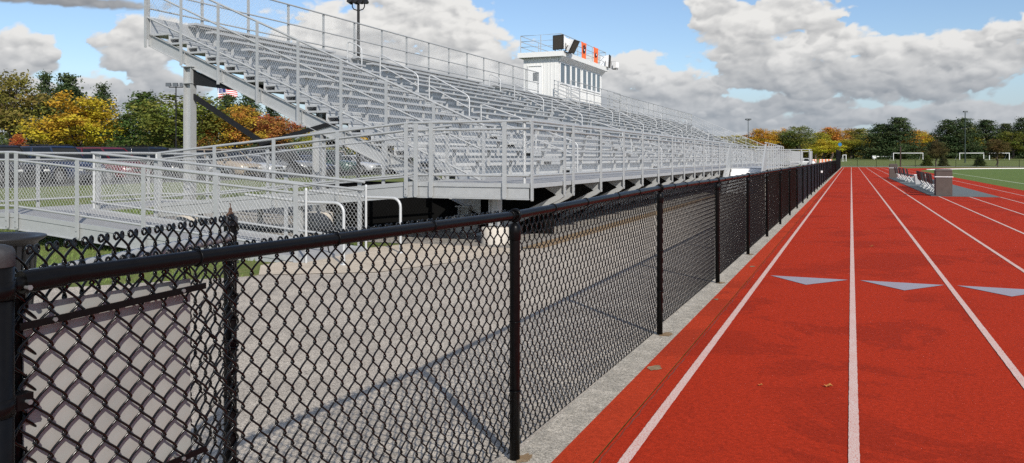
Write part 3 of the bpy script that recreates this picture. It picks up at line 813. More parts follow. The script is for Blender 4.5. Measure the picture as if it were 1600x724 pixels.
# front stair and landing by the fence
st=MB(); st.box(FXB+.06,-3.40,36.2,46.0,Z0-.07,Z0-.004); stair=st.build('front_landing',M['alu'],bl)
for x in (FXB-.02,-3.42):
    b=MB(); b.prism([(x,36.45,2.08),(x,36.15,2.08),(x,33.9,.42),(x,33.9,-.0),(x,34.5,.0),(x,36.2,1.02)],(.06,0,0)); b.build('stair_side_panel',M['galv'],stair)
for i in range(6):
    z=Z0-(i+1)*.165; yy=36.2-(i+1)*.30; b=MB(); b.box(FXB+.08,-3.44,yy,yy+.30,z-.04,z); b.box(FXB+.08,-3.44,yy+.285,yy+.297,z+.002,z+.12); b.build('stair_tread',M['whitepaint'],stair)
b=MB()
for z in (2.10,1.93,1.19): b.tube([(FXB+.06,45.9,z),(-3.42,45.9,z)],.022,8)
for z in (2.10,1.93,1.19): b.tube([(-3.42,36.3,z+.05),(-3.42,46,z)],.022,8)
lg=b.build('landing_guardrail',M['pipe'],stair)
for i in range(9):
    b=MB(); y=36.4+9.5*i/8; b.box(-3.40,-3.36,y-.04,y+.04,.8,2.1); b.build('post',M['galv'],lg)
for i in range(1,7):
    b=MB(); x=FXB+.06+(1.42)*i/7; b.box(x-.02,x+.02,45.93,45.96,.95,2.08); b.build('post',M['galv'],lg)
place('guard_mesh',chain_data('guard_mesh',1.42,.75,.036,.05,.0025,1,3,M['galvwire'],knuckle=False),lg,(FXB+.06,45.9,1.19),0)
b=MB(); b.box(FXB+.06,-3.42,46.0,46.015,.1,Z0-.01); b.build('landing_skirt',M['whitepaint'],stair)
b=MB(); b.box(FXB+.06,-2.8,63.5,66,Z0-.07,Z0-.004); l2=b.build('far_landing',M['alu'],bl)
b=MB()
for z in (2.10,1.95,1.15): b.tube([(FXB+.06,63.5,z),(-2.8,63.5,z)],.026,8); b.tube([(-2.8,63.5,z),(-2.8,66,z)],.026,8)
g2=b.build('landing_guardrail',M['pipe'],l2)
for x in (FXB+.1,-4.2,-3.4,-2.85):
    b=MB(); b.box(x-.04,x+.04,63.44,63.47,.8,2.1); b.build('post',M['galv'],g2)
b=MB(); b.box(FXB+.8,-3.3,63.47,63.48,1.2,1.93); b.build('infill_panel',M['galv'],g2)
b=MB(); b.box(-2.84,-2.74,63.4,65.9,.05,2.0); b.build('end_panel',M['alu'],l2)

# ------------------------------------------------------------------ access ramp
rp=thing('access_ramp','silver switchback wheelchair ramp with mesh railings leading up to the bleacher corner','ramp',(-10,11.6,0))
XL=-13.1; ZL=.52
def deckseg(xa,za,xb,zb,y0,y1,nm='ramp_deck'):
    b=MB(); n=5; w=(y1-y0)/n
    for i in range(n):
        ya=y0+i*w+.004; yb=y0+(i+1)*w-.004
        b.hexa([(xa,ya,za-.04),(xb,ya,zb-.04),(xb,yb,zb-.04),(xa,yb,za-.04)],[(xa,ya,za),(xb,ya,zb),(xb,yb,zb),(xa,yb,za)])
    d=b.build(nm,M['deckalu'],rp)
    for yy in (y0-.02,y1+.02):
        b=MB()
        b.hexa([(xa,yy-.008,za-.24),(xb,yy-.008,zb-.24),(xb,yy+.008,zb-.24),(xa,yy+.008,za-.24)],[(xa,yy-.008,za-.05),(xb,yy-.008,zb-.05),(xb,yy+.008,zb-.05),(xa,yy+.008,za-.05)])
        s=-1 if yy<(y0+y1)/2 else 1
        b.hexa([(xa,yy-.02,za-.045),(xb,yy-.02,zb-.045),(xb,yy+.02,zb-.045),(xa,yy+.02,za-.045)],[(xa,yy-.02,za+.03),(xb,yy-.02,zb+.03),(xb,yy+.02,zb+.03),(xa,yy+.02,za+.03)])
        b.hexa([(xa,yy-.03,za-.25),(xb,yy-.03,zb-.25),(xb,yy+.03,zb-.25),(xa,yy+.03,za-.25)],[(xa,yy-.03,za-.238),(xb,yy-.03,zb-.238),(xb,yy+.03,zb-.238),(xa,yy+.03,za-.238)])
        b.build('side_beam',M['galv'],d)
    return d
deckseg(X0+.02,Z0-.004,XL,ZL,YN+.02,13.85)
deckseg(XL,ZL,-7.1,.045,9.37,10.82)
deckseg(XL-.004,ZL,XL-1.6,ZL,9.37,13.85,'landing_deck')
for x,y in ((-13.2,9.5),(-14.5,9.5),(-13.2,13.7),(-14.5,13.7),(-9.6,YN+.1),(-9.6,13.75),(-11.6,YN+.1),(-11.6,13.75),(-13.2,11.6)):
    z=(Z0+(x-X0)*(Z0-ZL)/(X0-XL) if (y>12 and x>-13) else ZL)-.25
    b=MB(); b.box(x-.04,x+.04,y-.04,y+.04,0,z); b.box(x-.1,x+.1,y-.1,y+.1,0,.012); b.build('leg',M['galv'],rp)
def guard(xa,za,xb,zb,y,side,npost,ext=True,mesh=True,endround=None,toph=1.06):
    """railing along x"""
    b=MB()
    for dz,r in ((toph,.024),(toph-.13,.02),(.15,.02)): b.tube([(xa,y,za+dz),(xb,y,zb+dz)],r,8)
    g=b.build('guardrail',M['galv'],rp)
    for i in range(npost):
        t=(i+.08)/(npost-1+.16) if npost>1 else .5
        x=xa+(xb-xa)*t; z=za+(zb-za)*t; yy=y+side*.03
        b=MB(); b.prism([(x-.034,yy,z-.21),(x-.024,yy,z-.235),(x+.024,yy,z-.235),(x+.034,yy,z-.21),(x+.034,yy,z+toph-.01),(x-.034,yy,z+toph-.01)],(0,side*.024,0)); b.build('post',M['galv'],g)
        b=MB()
        for q in (-.20,-.10): b.tube([(x,yy+side*.024,z+q),(x,yy+side*.034,z+q)],.009,6)
        b.build('bolt',M['bolt'],g)
    L=abs(xb-xa); x0=min(xa,xb); z0=za if xa<xb else zb; z1=zb if xa<xb else za
    me=chain_data('guard_mesh',L,toph-.29,.036,.047,.0019,3,4,M['galvwire'],depth=.004,knuckle=False,shear=(z1-z0)/L)
    place('guard_mesh',me,g,(x0,y,z0+.16),0)
    return g
guard(X0+.0,Z0,XL,ZL,YN-.012,-1,5)
guard(X0,Z0,XL,ZL,13.88,1,5)
g_near=guard(XL,ZL,-7.1,.045,9.335,-1,5)
g_far=guard(XL,ZL,-7.1,.045,10.855,1,5)
guard(XL,ZL,XL-1.6,ZL,9.335,-1,2); guard(XL,ZL,XL-1.6,ZL,13.88,1,2)
# landing end
b=MB()
for dz,r in ((1.06,.024),(.93,.02),(.15,.02)): b.tube([(XL-1.6,9.335,ZL+dz),(XL-1.6,13.88,ZL+dz)],r,8)
g=b.build('guardrail',M['galv'],rp)
for y in (9.6,11,12.4,13.7): b=MB(); b.box(XL-1.65,XL-1.625,y-.034,y+.034,ZL-.23,ZL+1.05); b.build('post',M['galv'],g)
place('guard_mesh',chain_data('guard_mesh',4.5,.77,.036,.05,.0025,2,3,M['galvwire'],knuckle=False),g,(XL-1.6,9.335,ZL+.16),PI/2)
b=MB()
for dz,r in ((1.06,.024),(.93,.02),(.15,.02)): b.tube([(XL+.03,10.855,ZL+dz),(XL+.03,YN-.012,ZL+dz)],r,8)
g=b.build('guardrail',M['galv'],rp)
for y in (10.87,YN-.06):
    b=MB(); b.tube([(XL+.05,y,ZL-.05),(XL+.05,y,ZL+1.05)],.025,9); b.build('round_post',M['pipe'],g)
place('guard_mesh',chain_data('guard_mesh',1.5,.77,.036,.05,.0025,2,3,M['galvwire'],knuckle=False),g,(XL+.03,10.88,ZL+.16),PI/2)
for gg,y in ((g_near,9.335),(g_far,10.855)):
    b=MB(); b.tube([(-7.07,y,0),(-7.07,y,1.04)],.019,10); b.lathe([(.021,1.02),(.021,1.05),(.014,1.062),(0,1.065)],(-7.07,y,0),10); b.build('round_post',M['pipe'],gg)
    z=.86; x1=-6.46; r=.14
    pts=[(-8.2,y+.06,z+.09),(-7.07,y+.05,z)]+[(x1-r+r*math.sin(PI/2*i/5),y+.03,z-r+r*math.cos(PI/2*i/5)) for i in range(6)]+[(x1,y+.03,0)]
    b=MB(); b.tube(pts,.0215,9); b.lathe([(.05,0),(.05,.012),(.025,.014)],(x1,y+.03,0.008),12); b.build('hand_loop',M['pipe'],gg)

# ------------------------------------------------------------------ press box
XF,XK=-15.85,-18.05; P0,P1=44.7,53.6; PZ0,PZ1=4.2,7.42
pb=thing('press_box','white boxy press box with eight windows perched behind the top bleacher row','press box',(-17,49,0))
b=MB()
b.box(XK,XF,P0,P1,PZ0,PZ1)
y=P0+.18
while y<P1-.1:
    b.box(XF+.001,XF+.016,y,y+.03,PZ0+.05,5.85); y+=.30
x=XK+.2
while x<XF-.1:
    b.box(x,x+.028,P0-.016,P0-.001,PZ0+.05,PZ1-.02); x+=.22
b.build('wall',M['whitewall'],pb)
b=MB(); b.box(XK-.25,XF+.40,P0-.35,P1+.3,PZ1+.012,PZ1+.30); rf=b.build('roof',M['whitewall'],pb)
b=MB(); b.prism([(XF+.018,P0-.02,PZ1+.01),(XF+.39,P0-.3,PZ1+.01),(XF+.018,P0-.02,PZ1-.25)],(0,P1-P0+.1,0)); b.build('soffit',M['whitewall'],rf)
for grp in (0,1):
    for i in range(4):
        y0=P0+.28+grp*4.30+i*1.02; y1=y0+.78
        b=MB(); z0,z1=5.95,7.10
        b.box(XF+.018,XF+.05,y0-.09,y1+.09,z0-.09,z0); b.box(XF+.018,XF+.05,y0-.09,y1+.09,z1,z1+.06)
        b.box(XF+.018,XF+.05,y0-.09,y0,z0+.001,z1-.001); b.box(XF+.018,XF+.05,y1,y1+.09,z0+.001,z1-.001)
        w=b.build('window',M['whitepaint'],pb)
        b=MB(); b.box(XF+.002,XF+.024,y0+.001,y1-.001,z0+.001,z1-.001); b.build('pane',M['glass'],w)
b=MB(); b.box(XK+.35,XK+1.15,P0-.05,P0-.017,4.65,6.85); d=b.build('door',M['whitepaint'],pb)
b=MB(); b.box(XK+.62,XK+1.0,P0-.06,P0-.051,6.05,6.55); b.build('door_pane',M['glass'],d)
b=MB(); b.box(XK+.30,XK+.345,P0-.06,P0-.017,4.65,6.93); b.box(XK+1.155,XK+1.2,P0-.06,P0-.017,4.65,6.93); b.box(XK+.30,XK+1.2,P0-.06,P0-.017,6.935,6.99); b.build('door_frame',M['whitepaint'],d)
for x in (XK+.15,XF-.15):
    for y in (P0+.3,(P0+P1)/2,P1-.3):
        b=MB(); b.box(x-.09,x+.09,y-.09,y+.09,0,PZ0-.002); b.build('support_post',M['steeldark'],pb)
rx0,rx1,ry0,ry1=XK-.1,XF+.25,P0-.2,P1+.15; rz=PZ1+.3
b=MB()
for dz in (.35,.68,1.02): b.tube([(rx0,ry0,rz+dz),(rx1,ry0,rz+dz),(rx1,ry1,rz+dz),(rx0,ry1,rz+dz)],.019,7,True)
rr=b.build('roof_railing',M['galv'],pb)
for x,y in [(rx0,ry0),((rx0+rx1)/2,ry0),(rx1,ry0)]+[(rx1,ry0+(ry1-ry0)*i/6) for i in range(1,7)]+[(rx0,ry1),(rx0,ry0+3),(rx0,ry0+6)]:
    b=MB(); b.tube([(x,y,rz),(x,y,rz+1.02)],.022,7); b.build('post',M['galv'],rr)
# loudspeakers
def speaker(loc,rz,tilt,label,scale=1):
    t=thing('loudspeaker',label,'loudspeaker',loc,rz,'loudspeakers on the press box roof')
    del_w=t
    if '_w' in t: del t['_w']
    t.rotation_euler=(0,tilt,rz); t.scale=(scale,)*3
    b=MB(); b.prism([(0,-.30,.10),(0,.30,.10),(-.62,.18,.18),(-.62,-.18,.18)],(0,0,.001)) if False else None
    b.hexa([(.0,-.34,.08),(.0,.34,.08),(-.55,.19,.18),(-.55,-.19,.18)],[(.0,-.34,.86),(.0,.34,.86),(-.55,.19,.74),(-.55,-.19,.74)])
    b.build('cabinet',M['whitepaint'],t)
    b=MB(); b.bbox(.003,.05,-.36,.36,.06,.88,.008); b.build('grille_frame',M['black'],t)
    b=MB(); b.box(.052,.058,-.31,.31,.11,.83); b.build('grille',M['grille'],t)
    b=MB(); b.bar((-.2,-.36,.45),(-.2,-.36,.0),.04,.03); b.bar((-.2,.36,.45),(-.2,.36,0),.04,.03); b.box(-.25,-.15,-.38,.38,-.02,.012); b.build('bracket',M['steeldark'],t)
    return t
speaker((XF+.10,P0-.25,rz+.02),-PI/2-.25,0,'black grilled loudspeaker facing outward at the near corner of the press box roof',1.05)
speaker((XF+.62,P0+.35,rz-.12),-.15,.5,'white cabinet loudspeaker tilted downward next to the square black one on the roof corner',1.0)
speaker((XF+.50,P1+.05,rz-.10),.15,.06,'white loudspeaker with black front strip at the far corner of the press box roof',1.05)
speaker((XF+.62,P1+.85,rz-.10),PI-.5,.0,'white loudspeaker seen from behind at the outermost far roof corner',.65)
# banners
def banner(y,label,mk):
    t=thing('banner',label,'banner',(rx1+.03,y,rz+.1),0,'banners on the press box railing')
    b=MB(); n=8
    vs=[];fs=[]
    for j in range(7):
        for i in range(n+1):
            yy=y-.52+1.04*i/n; zz=rz+1.06-j*.185-.02*abs(math.sin(i*1.3)); vs.append((rx1+.035+.025*math.sin(i*1.1+j*.4),yy,zz))
    for j in range(6):
        for i in range(n): a=j*(n+1)+i; fs.append((a,a+1,a+n+2,a+n+1))
    b.add(vs,fs,True); cl=b.build('cloth',M['orange'],t)
    b=MB()
    cx=rx1+.075; zc=rz+.55
    if mk==0:
        for (dy,dz,s) in ((0,0,.19),(-.22,.20,.075),(-.08,.29,.075),(.10,.29,.075),(.23,.19,.075)):
            b.prism([(cx,y+dy+s*math.cos(a),zc+dz+s*math.sin(a)) for a in [2*PI*i/10 for i in range(10)]],(.004,0,0))
    else:
        b.prism([(cx,y-.16,zc-.14),(cx,y+.14,zc-.10),(cx,y+.20,zc+.06),(cx,y+.02,zc+.05),(cx,y-.02,zc+.2),(cx,y-.18,zc+.14)],(.004,0,0))
    e=b.build('emblem',M['bannerblack'],cl)
    b=MB()
    b.prism([(cx+.006,y+.07*math.cos(a)-.02,zc+.02+.06*math.sin(a)) for a in [2*PI*i/8 for i in range(8)]],(.004,0,0))
    b.build('emblem_highlight',M['bannerwhite'],cl)
banner(P0+4.0,'orange banner hung on the press box railing nearer the big square speaker',0)
banner(P0+6.6,'orange banner hung on the press box railing toward its far end',1)

# ------------------------------------------------------------------ trees
def leaf_mesh(name,C,size,tone):
    """C (n,3) leaf centres"""
    n=len(C); s=size*RNG.uniform(.6,1.35,n)
    a=RNG.normal(size=(n,3)); a/=np.linalg.norm(a,axis=1)[:,None]
    r=RNG.normal(size=(n,3)); b=np.cross(a,r); b/=np.linalg.norm(b,axis=1)[:,None]
    a*=s[:,None]; b*=s[:,None]*.62
    v=np.stack([C-a,C-b*.9+a*.1,C+a,C+b*.9-a*.1],1).reshape(-1,3)
    me=bpy.data.meshes.new(name); f=np.arange(4*n,dtype=np.int32)
    me.vertices.add(4*n); me.vertices.foreach_set('co',v.astype(np.float32).ravel())
    me.loops.add(4*n); me.loops.foreach_set('vertex_index',f)
    me.polygons.add(n); me.polygons.foreach_set('loop_start',np.arange(0,4*n,4,dtype=np.int32))
    me.update(); 
    ca=me.color_attributes.new('tone','FLOAT_COLOR','POINT')
    t=np.repeat(tone,4,0); ca.data.foreach_set('color',np.concatenate([t,np.ones((4*n,2))],1).astype(np.float32).ravel())
    me.materials.append(M['leaf']); return me
def limbs(name,H,r0,forks,straight=.0):
    b=MB()
    n=7; pts=[(straight*math.sin(i*1.7)*.02,straight*math.cos(i*2.1)*.02,H*i/n) for i in range(n+1)]
    b.tube(pts,[r0*(1-.85*i/n) for i in range(n+1)],8)
    for p,q,r in forks:
        m=[(p[i]+q[i])/2 for i in range(3)]; m[2]+=.02
        b.tube([p,m,q],[r,r*.6,r*.25],5)
    return b
def deciduous(seed,n=9500,shape=(.40,.40,.42),base=.16,size=.0135):
    rg=np.random.default_rng(seed)
    nc=80; cen=[];rad=[]
    lob=[(rg.uniform(-.16,.16),rg.uniform(-.16,.16),rg.uniform(.38,.78),rg.uniform(.17,.27)) for _ in range(9)]+[(0,0,.55,.32),(0,0,.80,.19)]
    while len(cen)<nc:
        lx,ly,lz,lr=lob[rg.integers(len(lob))]
        d=rg.normal(size=3); d/=np.linalg.norm(d); q=np.array((lx,ly,lz))+d*lr*rg.uniform(.55,1.02)
        if q[2]<base or q[2]>1: continue
        k=((q[0]/shape[0])**2+(q[1]/shape[1])**2+((q[2]-.57)/shape[2])**2)
        if k>1.05: continue
        cen.append(q); rad.append(rg.uniform(.04,.085))
    cen=np.array(cen); rad=np.array(rad)
    idx=rg.integers(nc,size=n); off=rg.normal(size=(n,3))*rad[idx][:,None]*np.array((.75,.75,.48))
    C=cen[idx]+off; C[:,2]=np.clip(C[:,2],base*.7,1.03)
    ct=rg.uniform(0,1,(nc,2)); tone=np.clip(ct[idx]*.75+rg.uniform(0,.3,(n,2)),0,1)
    me=leaf_mesh('crown',C,size,tone)
    fk=[((0,0,rg.uniform(.15,.55)),tuple(cen[i]),.012) for i in rg.choice(nc,14,False)]
    tm=limbs('trunk',.80,.026,fk,1)
    return me,tm
def pine(seed,n=7500,wide=.24,base=.16,ragged=.5,size=.0125,full=False):
    rg=np.random.default_rng(seed)
    C=[];tn=[];fk=[]
    z=base
    while z<.985:
        t=(z-base)/(1-base)
        prof=((1-t)**.42*(1-.25*t)) if full else (math.sin(PI*min(1,t*.9+.18))**.8*.9+.05)*(1-t*.35)
        nb=5 if t<.85 else 4
        a0=rg.uniform(0,6.28)
        for j in range(nb):
            if rg.uniform()<ragged*.28: continue
            L=wide*prof*rg.uniform(.72,1.15); a=a0+j*2*PI/nb+rg.uniform(-.3,.3)
            rise=rg.uniform(.0,.30) if t>.4 else rg.uniform(-.18,.12)
            e=np.array((math.cos(a)*L,math.sin(a)*L,z+L*rise)); s=np.array((0,0,z-.01))
            fk.append((tuple(s),tuple(e),.006))
            m=int(26+420*L)
            u=rg.uniform(.22,1.0,m)**.7
            p=s+(e-s)*u[:,None]; p+=rg.normal(size=(m,3))*np.array((.034,.034,.020))*(.7+.6*(1-t))
            C.append(p); cc=rg.uniform(0,1,2); tn.append(np.clip(cc*.7+rg.uniform(0,.35,(m,2)),0,1))
        z+=rg.uniform(.028,.05)
    top=rg.normal(size=(160,3))*np.array((.045,.045,.022))+np.array((0,0,.962)); C.append(top); tn.append(rg.uniform(.2,.8,(160,2)))
    C=np.concatenate(C); tn=np.concatenate(tn)
    rep=max(1,int(round(n/len(C))))
    C=np.repeat(C,rep,0)+RNG.normal(size=(len(C)*rep,3))*.009; tn=np.repeat(tn,rep,0)
    return leaf_mesh('crown',C,size,tn),limbs('trunk',.97,.019,fk,.6)
PROTO={}
for i in range(4): PROTO['dec%d'%i]=deciduous(11+i)
for i in range(2): PROTO['tall%d'%i]=deciduous(31+i,9000,(.26,.26,.44),.10,.0125)
for i in range(3): PROTO['pine%d'%i]=pine(51+i,9000,.25,.22,.9)
for i in range(3): PROTO['fir%d'%i]=pine(71+i,13000,.31,.05,.3,.0135,True)
for i in range(2): PROTO['bush%d'%i]=pine(91+i,6000,.36,.02,.2,.02,True)
TM={k:(a,b_) for k,(a,b_) in PROTO.items()}
TRUNK={}
for k,(a,b_) in PROTO.items():
    o=b_.build('trunk',M['bark'],None); TRUNK[k]=o.data; bpy.data.objects.remove(o)
def tree(name,kind,px,ytop,wpx,zc,col,label,group,ybase=None,cat='tree',xz=None):
    u=(px-800)/F; X=zc*(-math.sin(TH)+u*math.cos(TH)); Y=zc*(math.cos(TH)+u*math.sin(TH))
    gz=ground_h(X,Y)-.02
    H=1.485+(247-ytop)*zc/F-gz
    base={'d':.78,'t':.52,'p':.42,'f':.56,'b':.70}[kind[0]]
    wd=wpx*zc/F/base
    t=thing(name,label,cat,(X,Y,gz),0,group); t.rotation_euler=(0,0,random.uniform(0,6.28)); t.scale=(wd,wd,H)
    c=link('crown',PROTO[kind][0],t); c.color=(*col,1)
    link('trunk',TRUNK[kind],t)
    return t
GRN=(.085,.115,.025); DKP=(.052,.076,.028); OLV=(.16,.15,.03); ORG=(.38,.20,.022); YEL=(.42,.29,.025); RED=(.34,.11,.03); YGR=(.27,.24,.026); FIR=(.060,.098,.022); BRN=(.25,.14,.035)
GL='trees behind the parking lot'
L=[('maple_tree','dec0',22,116,125,92,(.16,.14,.03),'broad olive green tree with reddish top at the far left edge'),
('pine_tree','pine0',70,117,46,97,DKP,'tall thin pine with bare lower trunk right of the olive tree at far left'),
('pine_tree','pine1',106,121,62,100,DKP,'ragged dark pine rising directly behind the golden orange maple'),
('maple_tree','dec1',120,148,132,86,(.40,.275,.024),'golden orange maple, the brightest tree above the parked cars at left'),
('pine_tree','pine2',160,134,48,101,DKP,'slim open pine standing at the right shoulder of the golden orange maple'),
('small_tree','dec2',186,186,46,104,GRN,'small dull green tree in the gap right of the golden maple'),
('pine_tree','fir0',224,147,92,88,FIR,'broad dark green conifer left of the parking lot lamp'),
('linden_tree','tall0',285,143,108,84,(.125,.145,.026),'dense upright green tree behind the steel bleacher column'),
('pine_tree','fir1',357,152,56,104,DKP,'dark conifer just right of the flagpole above the orange maple'),
('pine_tree','fir2',388,150,58,106,DKP,'taller dark conifer under the sloping bleacher beam, second right of the flagpole'),
('pine_tree','pine0',424,168,50,106,DKP,'shorter dark pine behind the reddish maple under the bleacher beam'),
('maple_tree','dec2',366,165,92,86,(.36,.20,.03),'orange maple seen between the two black bleacher braces'),
('maple_tree','dec3',428,184,88,90,(.30,.125,.035),'reddish orange maple right of the orange one, near the lower brace'),
('small_tree','dec0',318,196,50,110,BRN,'rust brown tree behind the flagpole base'),
('small_tree','dec1',492,208,60,118,YGR,'yellow green tree low in the gap under the bleacher stringer'),
('maple_tree','dec3',590,218,90,116,(.5,.38,.03),'yellow tree glimpsed under the bleachers behind the parked cars'),
('shrub','bush0',28,214,34,80,RED,'low red shrub beneath the olive tree at far left'),
('maple_tree','dec3',-40,130,120,96,(.10,.11,.02),'green tree cut by the left picture edge'),
('linden_tree','dec2',250,196,60,112,GRN,'low green tree between the conifer and the dense upright tree')]
for (nm,k,px,yt,w,zc,col,lab) in L: tree(nm,k,px,yt-3,w*1.22,zc,col,lab,GL)
GR='far tree line beyond the athletics field'
Rr=[('tall1',1150,214,60,235,YGR,'yellow green tree just left of the twin headed lamp above the bleacher rails'),
('dec0',1186,203,62,240,ORG,'orange tree directly behind the twin headed lamp pole'),
('dec1',1217,203,54,244,(.42,.25,.025),'dull orange tree between the lamp pole and the tall green poplar'),
('tall0',1247,196,44,238,(.11,.13,.03),'tall green poplar like tree with a narrow pointed top'),
('dec2',1275,208,48,246,YGR,'rounded green tree right of the poplar'),
('dec3',1300,201,54,250,(.40,.20,.03),'orange brown tree above the dark windscreen fence'),
('dec1',1288,220,62,214,(.40,.33,.025),'bright yellow bush like tree left of the windscreen fence'),
('dec0',1330,203,46,262,BRN,'brownish tree above the end of the running track'),
('dec2',1350,201,60,250,OLV,'olive tree right of the brownish one at the end of the track'),
('dec3',1332,220,66,226,YGR,'low yellow green tree at the end of the track lanes'),
('tall1',1364,216,40,230,(.27,.20,.03),'rusty green tree against the left flank of the big conifers'),
('fir0',1376,196,62,215,DKP,'dark conifer, left one of the big pair behind the soccer goal'),
('fir1',1405,186,62,212,DKP,'tallest dark conifer, right one of the big pair behind the soccer goal'),
('dec0',1424,205,44,250,ORG,'orange tree right of the big conifer pair'),
('dec3',1440,206,36,252,YEL,'yellow tree in the gap right of the big conifer pair'),
('dec1',1457,212,46,256,BRN,'brown tree left of the second conifer group'),
('fir2',1480,190,56,222,DKP,'dark conifer at the left end of the right conifer group'),
('fir0',1507,187,52,220,DKP,'dark conifer behind the single headed lamp pole'),
('dec2',1518,200,36,226,YGR,'yellow green tree tucked behind the single headed lamp pole'),
('fir1',1541,190,58,226,DKP,'dark conifer right of the single headed lamp pole'),
('fir2',1570,196,50,230,(.05,.062,.02),'greyish conifer between the lamp pole and the right edge'),
('tall0',1582,205,42,214,(.12,.13,.02),'yellow tinged tree near the right picture edge'),
('fir0',1602,186,54,216,DKP,'dark conifer cut by the right picture edge'),
('dec1',1400,226,60,236,GRN,'low dark green tree under the tallest conifer'),
('dec3',1470,222,80,232,(.04,.05,.015),'low dark tree filling the gap below the second conifer group'),
('dec0',1545,224,90,234,(.045,.055,.015),'low dark tree below the conifers right of the lamp pole'),
('dec2',1590,226,70,232,(.05,.055,.015),'low dark tree under the conifer at the right edge'),
('dec2',1120,214,60,242,OLV,'olive tree rising over the lower bleacher rows near the far end')]
for (k,px,yt,w,zc,col,lab) in Rr:
    tree('conifer_tree' if k[0]=='f' else 'field_tree',k,px,yt-2,w*1.15,zc,col,lab,GR)
def woods(name,label,px0,px1,zc,y0,y1,col,n,seed,leaf=.45):
    rg=np.random.default_rng(seed); px=rg.uniform(px0,px1,n)
    u=(px-800)/F; d=zc+rg.uniform(0,22,n)
    X=d*(-math.sin(TH)+u*math.cos(TH)); Y=d*(math.cos(TH)+u*math.sin(TH))
    top=1.485+(247-(y0+(y1-y0)*(.5+.5*np.sin(px*.11)*np.cos(px*.043+1))))*zc/F
    Z=top*rg.uniform(0,1,n)**.8*(.8+.2*np.sin(px*.5+d))
    me=leaf_mesh(name,np.stack([X,Y,Z],1),leaf,np.stack([.5+.3*np.sin(px*.21+d),.15+.35*rg.uniform(0,1,n)],1))
    o=link(name,me,None); o.color=(*col,1); o['kind']='stuff'; tag(o,label,'woods')
woods('distant_woods','dark mass of distant woods behind the parking lot trees',-120,900,122,186,210,(.075,.095,.028),26000,5,.34)
woods('distant_woods','dark mass of distant woods behind the far tree line on the right',1040,1720,262,224,216,(.17,.145,.03),22000,6,.7)
tree('young_tree','dec1',1463,220,40,150,(.075,.06,.02),'young olive brown tree on the grass between the two soccer goals','young trees on the far lawn')
tree('young_tree','dec3',1558,218,46,150,(.095,.07,.022),'young brownish tree in front of the right soccer goals','young trees on the far lawn')
tree('young_conifer','bush0',1449,243,18,148,(.06,.075,.012),'small yellowish green conifer beside the left soccer goal post','young conifers on the far lawn')
tree('young_conifer','bush1',1474,244,17,146,(.06,.062,.022),'small rounded conifer right under the young olive tree','young conifers on the far lawn')
tree('young_conifer','bush0',1531,244,18,146,(.035,.05,.012),'small dark conifer right of the single headed lamp pole','young conifers on the far lawn')

# ------------------------------------------------------------------ poles, flag, goals, far fence
def at(px,zc):
    u=(px-800)/F; return zc*(-math.sin(TH)+u*math.cos(TH)), zc*(math.cos(TH)+u*math.sin(TH))
def hz(py,zc): return 1.485+(247-py)*zc/F
def lamp_pole(px,ytop,zc,mat,label,heads,r=.09,face=None):
    X,Y=at(px,zc); gz=ground_h(X,Y)-.01; H=hz(ytop,zc)
    t=thing('lamp_pole',label,'lamp pole',(X,Y,gz))
    b=MB(); b.tube([(X,Y,gz),(X,Y,H-.3)],[r,r*.65],10); b.lathe([(r*2.2,0),(r*2.2,.06),(r,.08)],(X,Y,gz),12); b.build('pole',mat,t)
    dx,dy=math.cos(TH),math.sin(TH)
    if heads>1:
        b=MB(); b.tube([(X-dx*.62*(heads-1)/2,Y-dy*.62*(heads-1)/2,H-.32),(X+dx*.62*(heads-1)/2,Y+dy*.62*(heads-1)/2,H-.32)],.04,7); b.build('cross_arm',mat,t)
    for i in range(heads):
        q=(i-(heads-1)/2)*.62; c=V(X+dx*q,Y+dy*q,H-.15)
        b=MB(); b.tube([c-V(0,0,.17),c-V(0,0,.02)],.03,6)
        w=.24 if heads>1 else .42
        b.hexa([c+V(dx*-w,dy*-w,-.06)+V(-.10,.1,0),c+V(dx*w,dy*w,-.06)+V(-.10,.1,0),c+V(dx*w,dy*w,-.06)+V(.12,-.2,-.06),c+V(dx*-w,dy*-w,-.06)+V(.12,-.2,-.06)],
               [c+V(dx*-w*.8,dy*-w*.8,.15)+V(-.10,.1,0),c+V(dx*w*.8,dy*w*.8,.15)+V(-.10,.1,0),c+V(dx*w,dy*w,.22)+V(.12,-.2,-.02),c+V(dx*-w,dy*-w,.22)+V(.12,-.2,-.02)])
        h=b.build('lamp_head',M['black'],t)
        b=MB(); b.hexa([c+V(dx*-w*.85,dy*-w*.85,-.10)+V(.123,-.204,0),c+V(dx*w*.85,dy*w*.85,-.10)+V(.123,-.204,0),c+V(dx*w*.85,dy*w*.85,-.10)+V(.133,-.22,0),c+V(dx*-w*.85,dy*-w*.85,-.10)+V(.133,-.22,0)],
               [c+V(dx*-w*.85,dy*-w*.85,.17)+V(.123,-.204,0),c+V(dx*w*.85,dy*w*.85,.17)+V(.123,-.204,0),c+V(dx*w*.85,dy*w*.85,.17)+V(.133,-.22,0),c+V(dx*-w*.85,dy*-w*.85,.17)+V(.133,-.22,0)])
        b.build('lamp_glass',M['glass'],h)
lamp_pole(275,131,72,M['steeldark'],'black parking lot lamp pole with three square heads left of the bleachers',3,.07)
lamp_pole(1169,186,165,M['polegreen'],'pale pole with two flood lamp heads behind the far end of the bleachers',2,.09)
lamp_pole(1508,174,172,M['polegreen'],'tall dark green pole with one flat lamp head on the far lawn',1,.13)
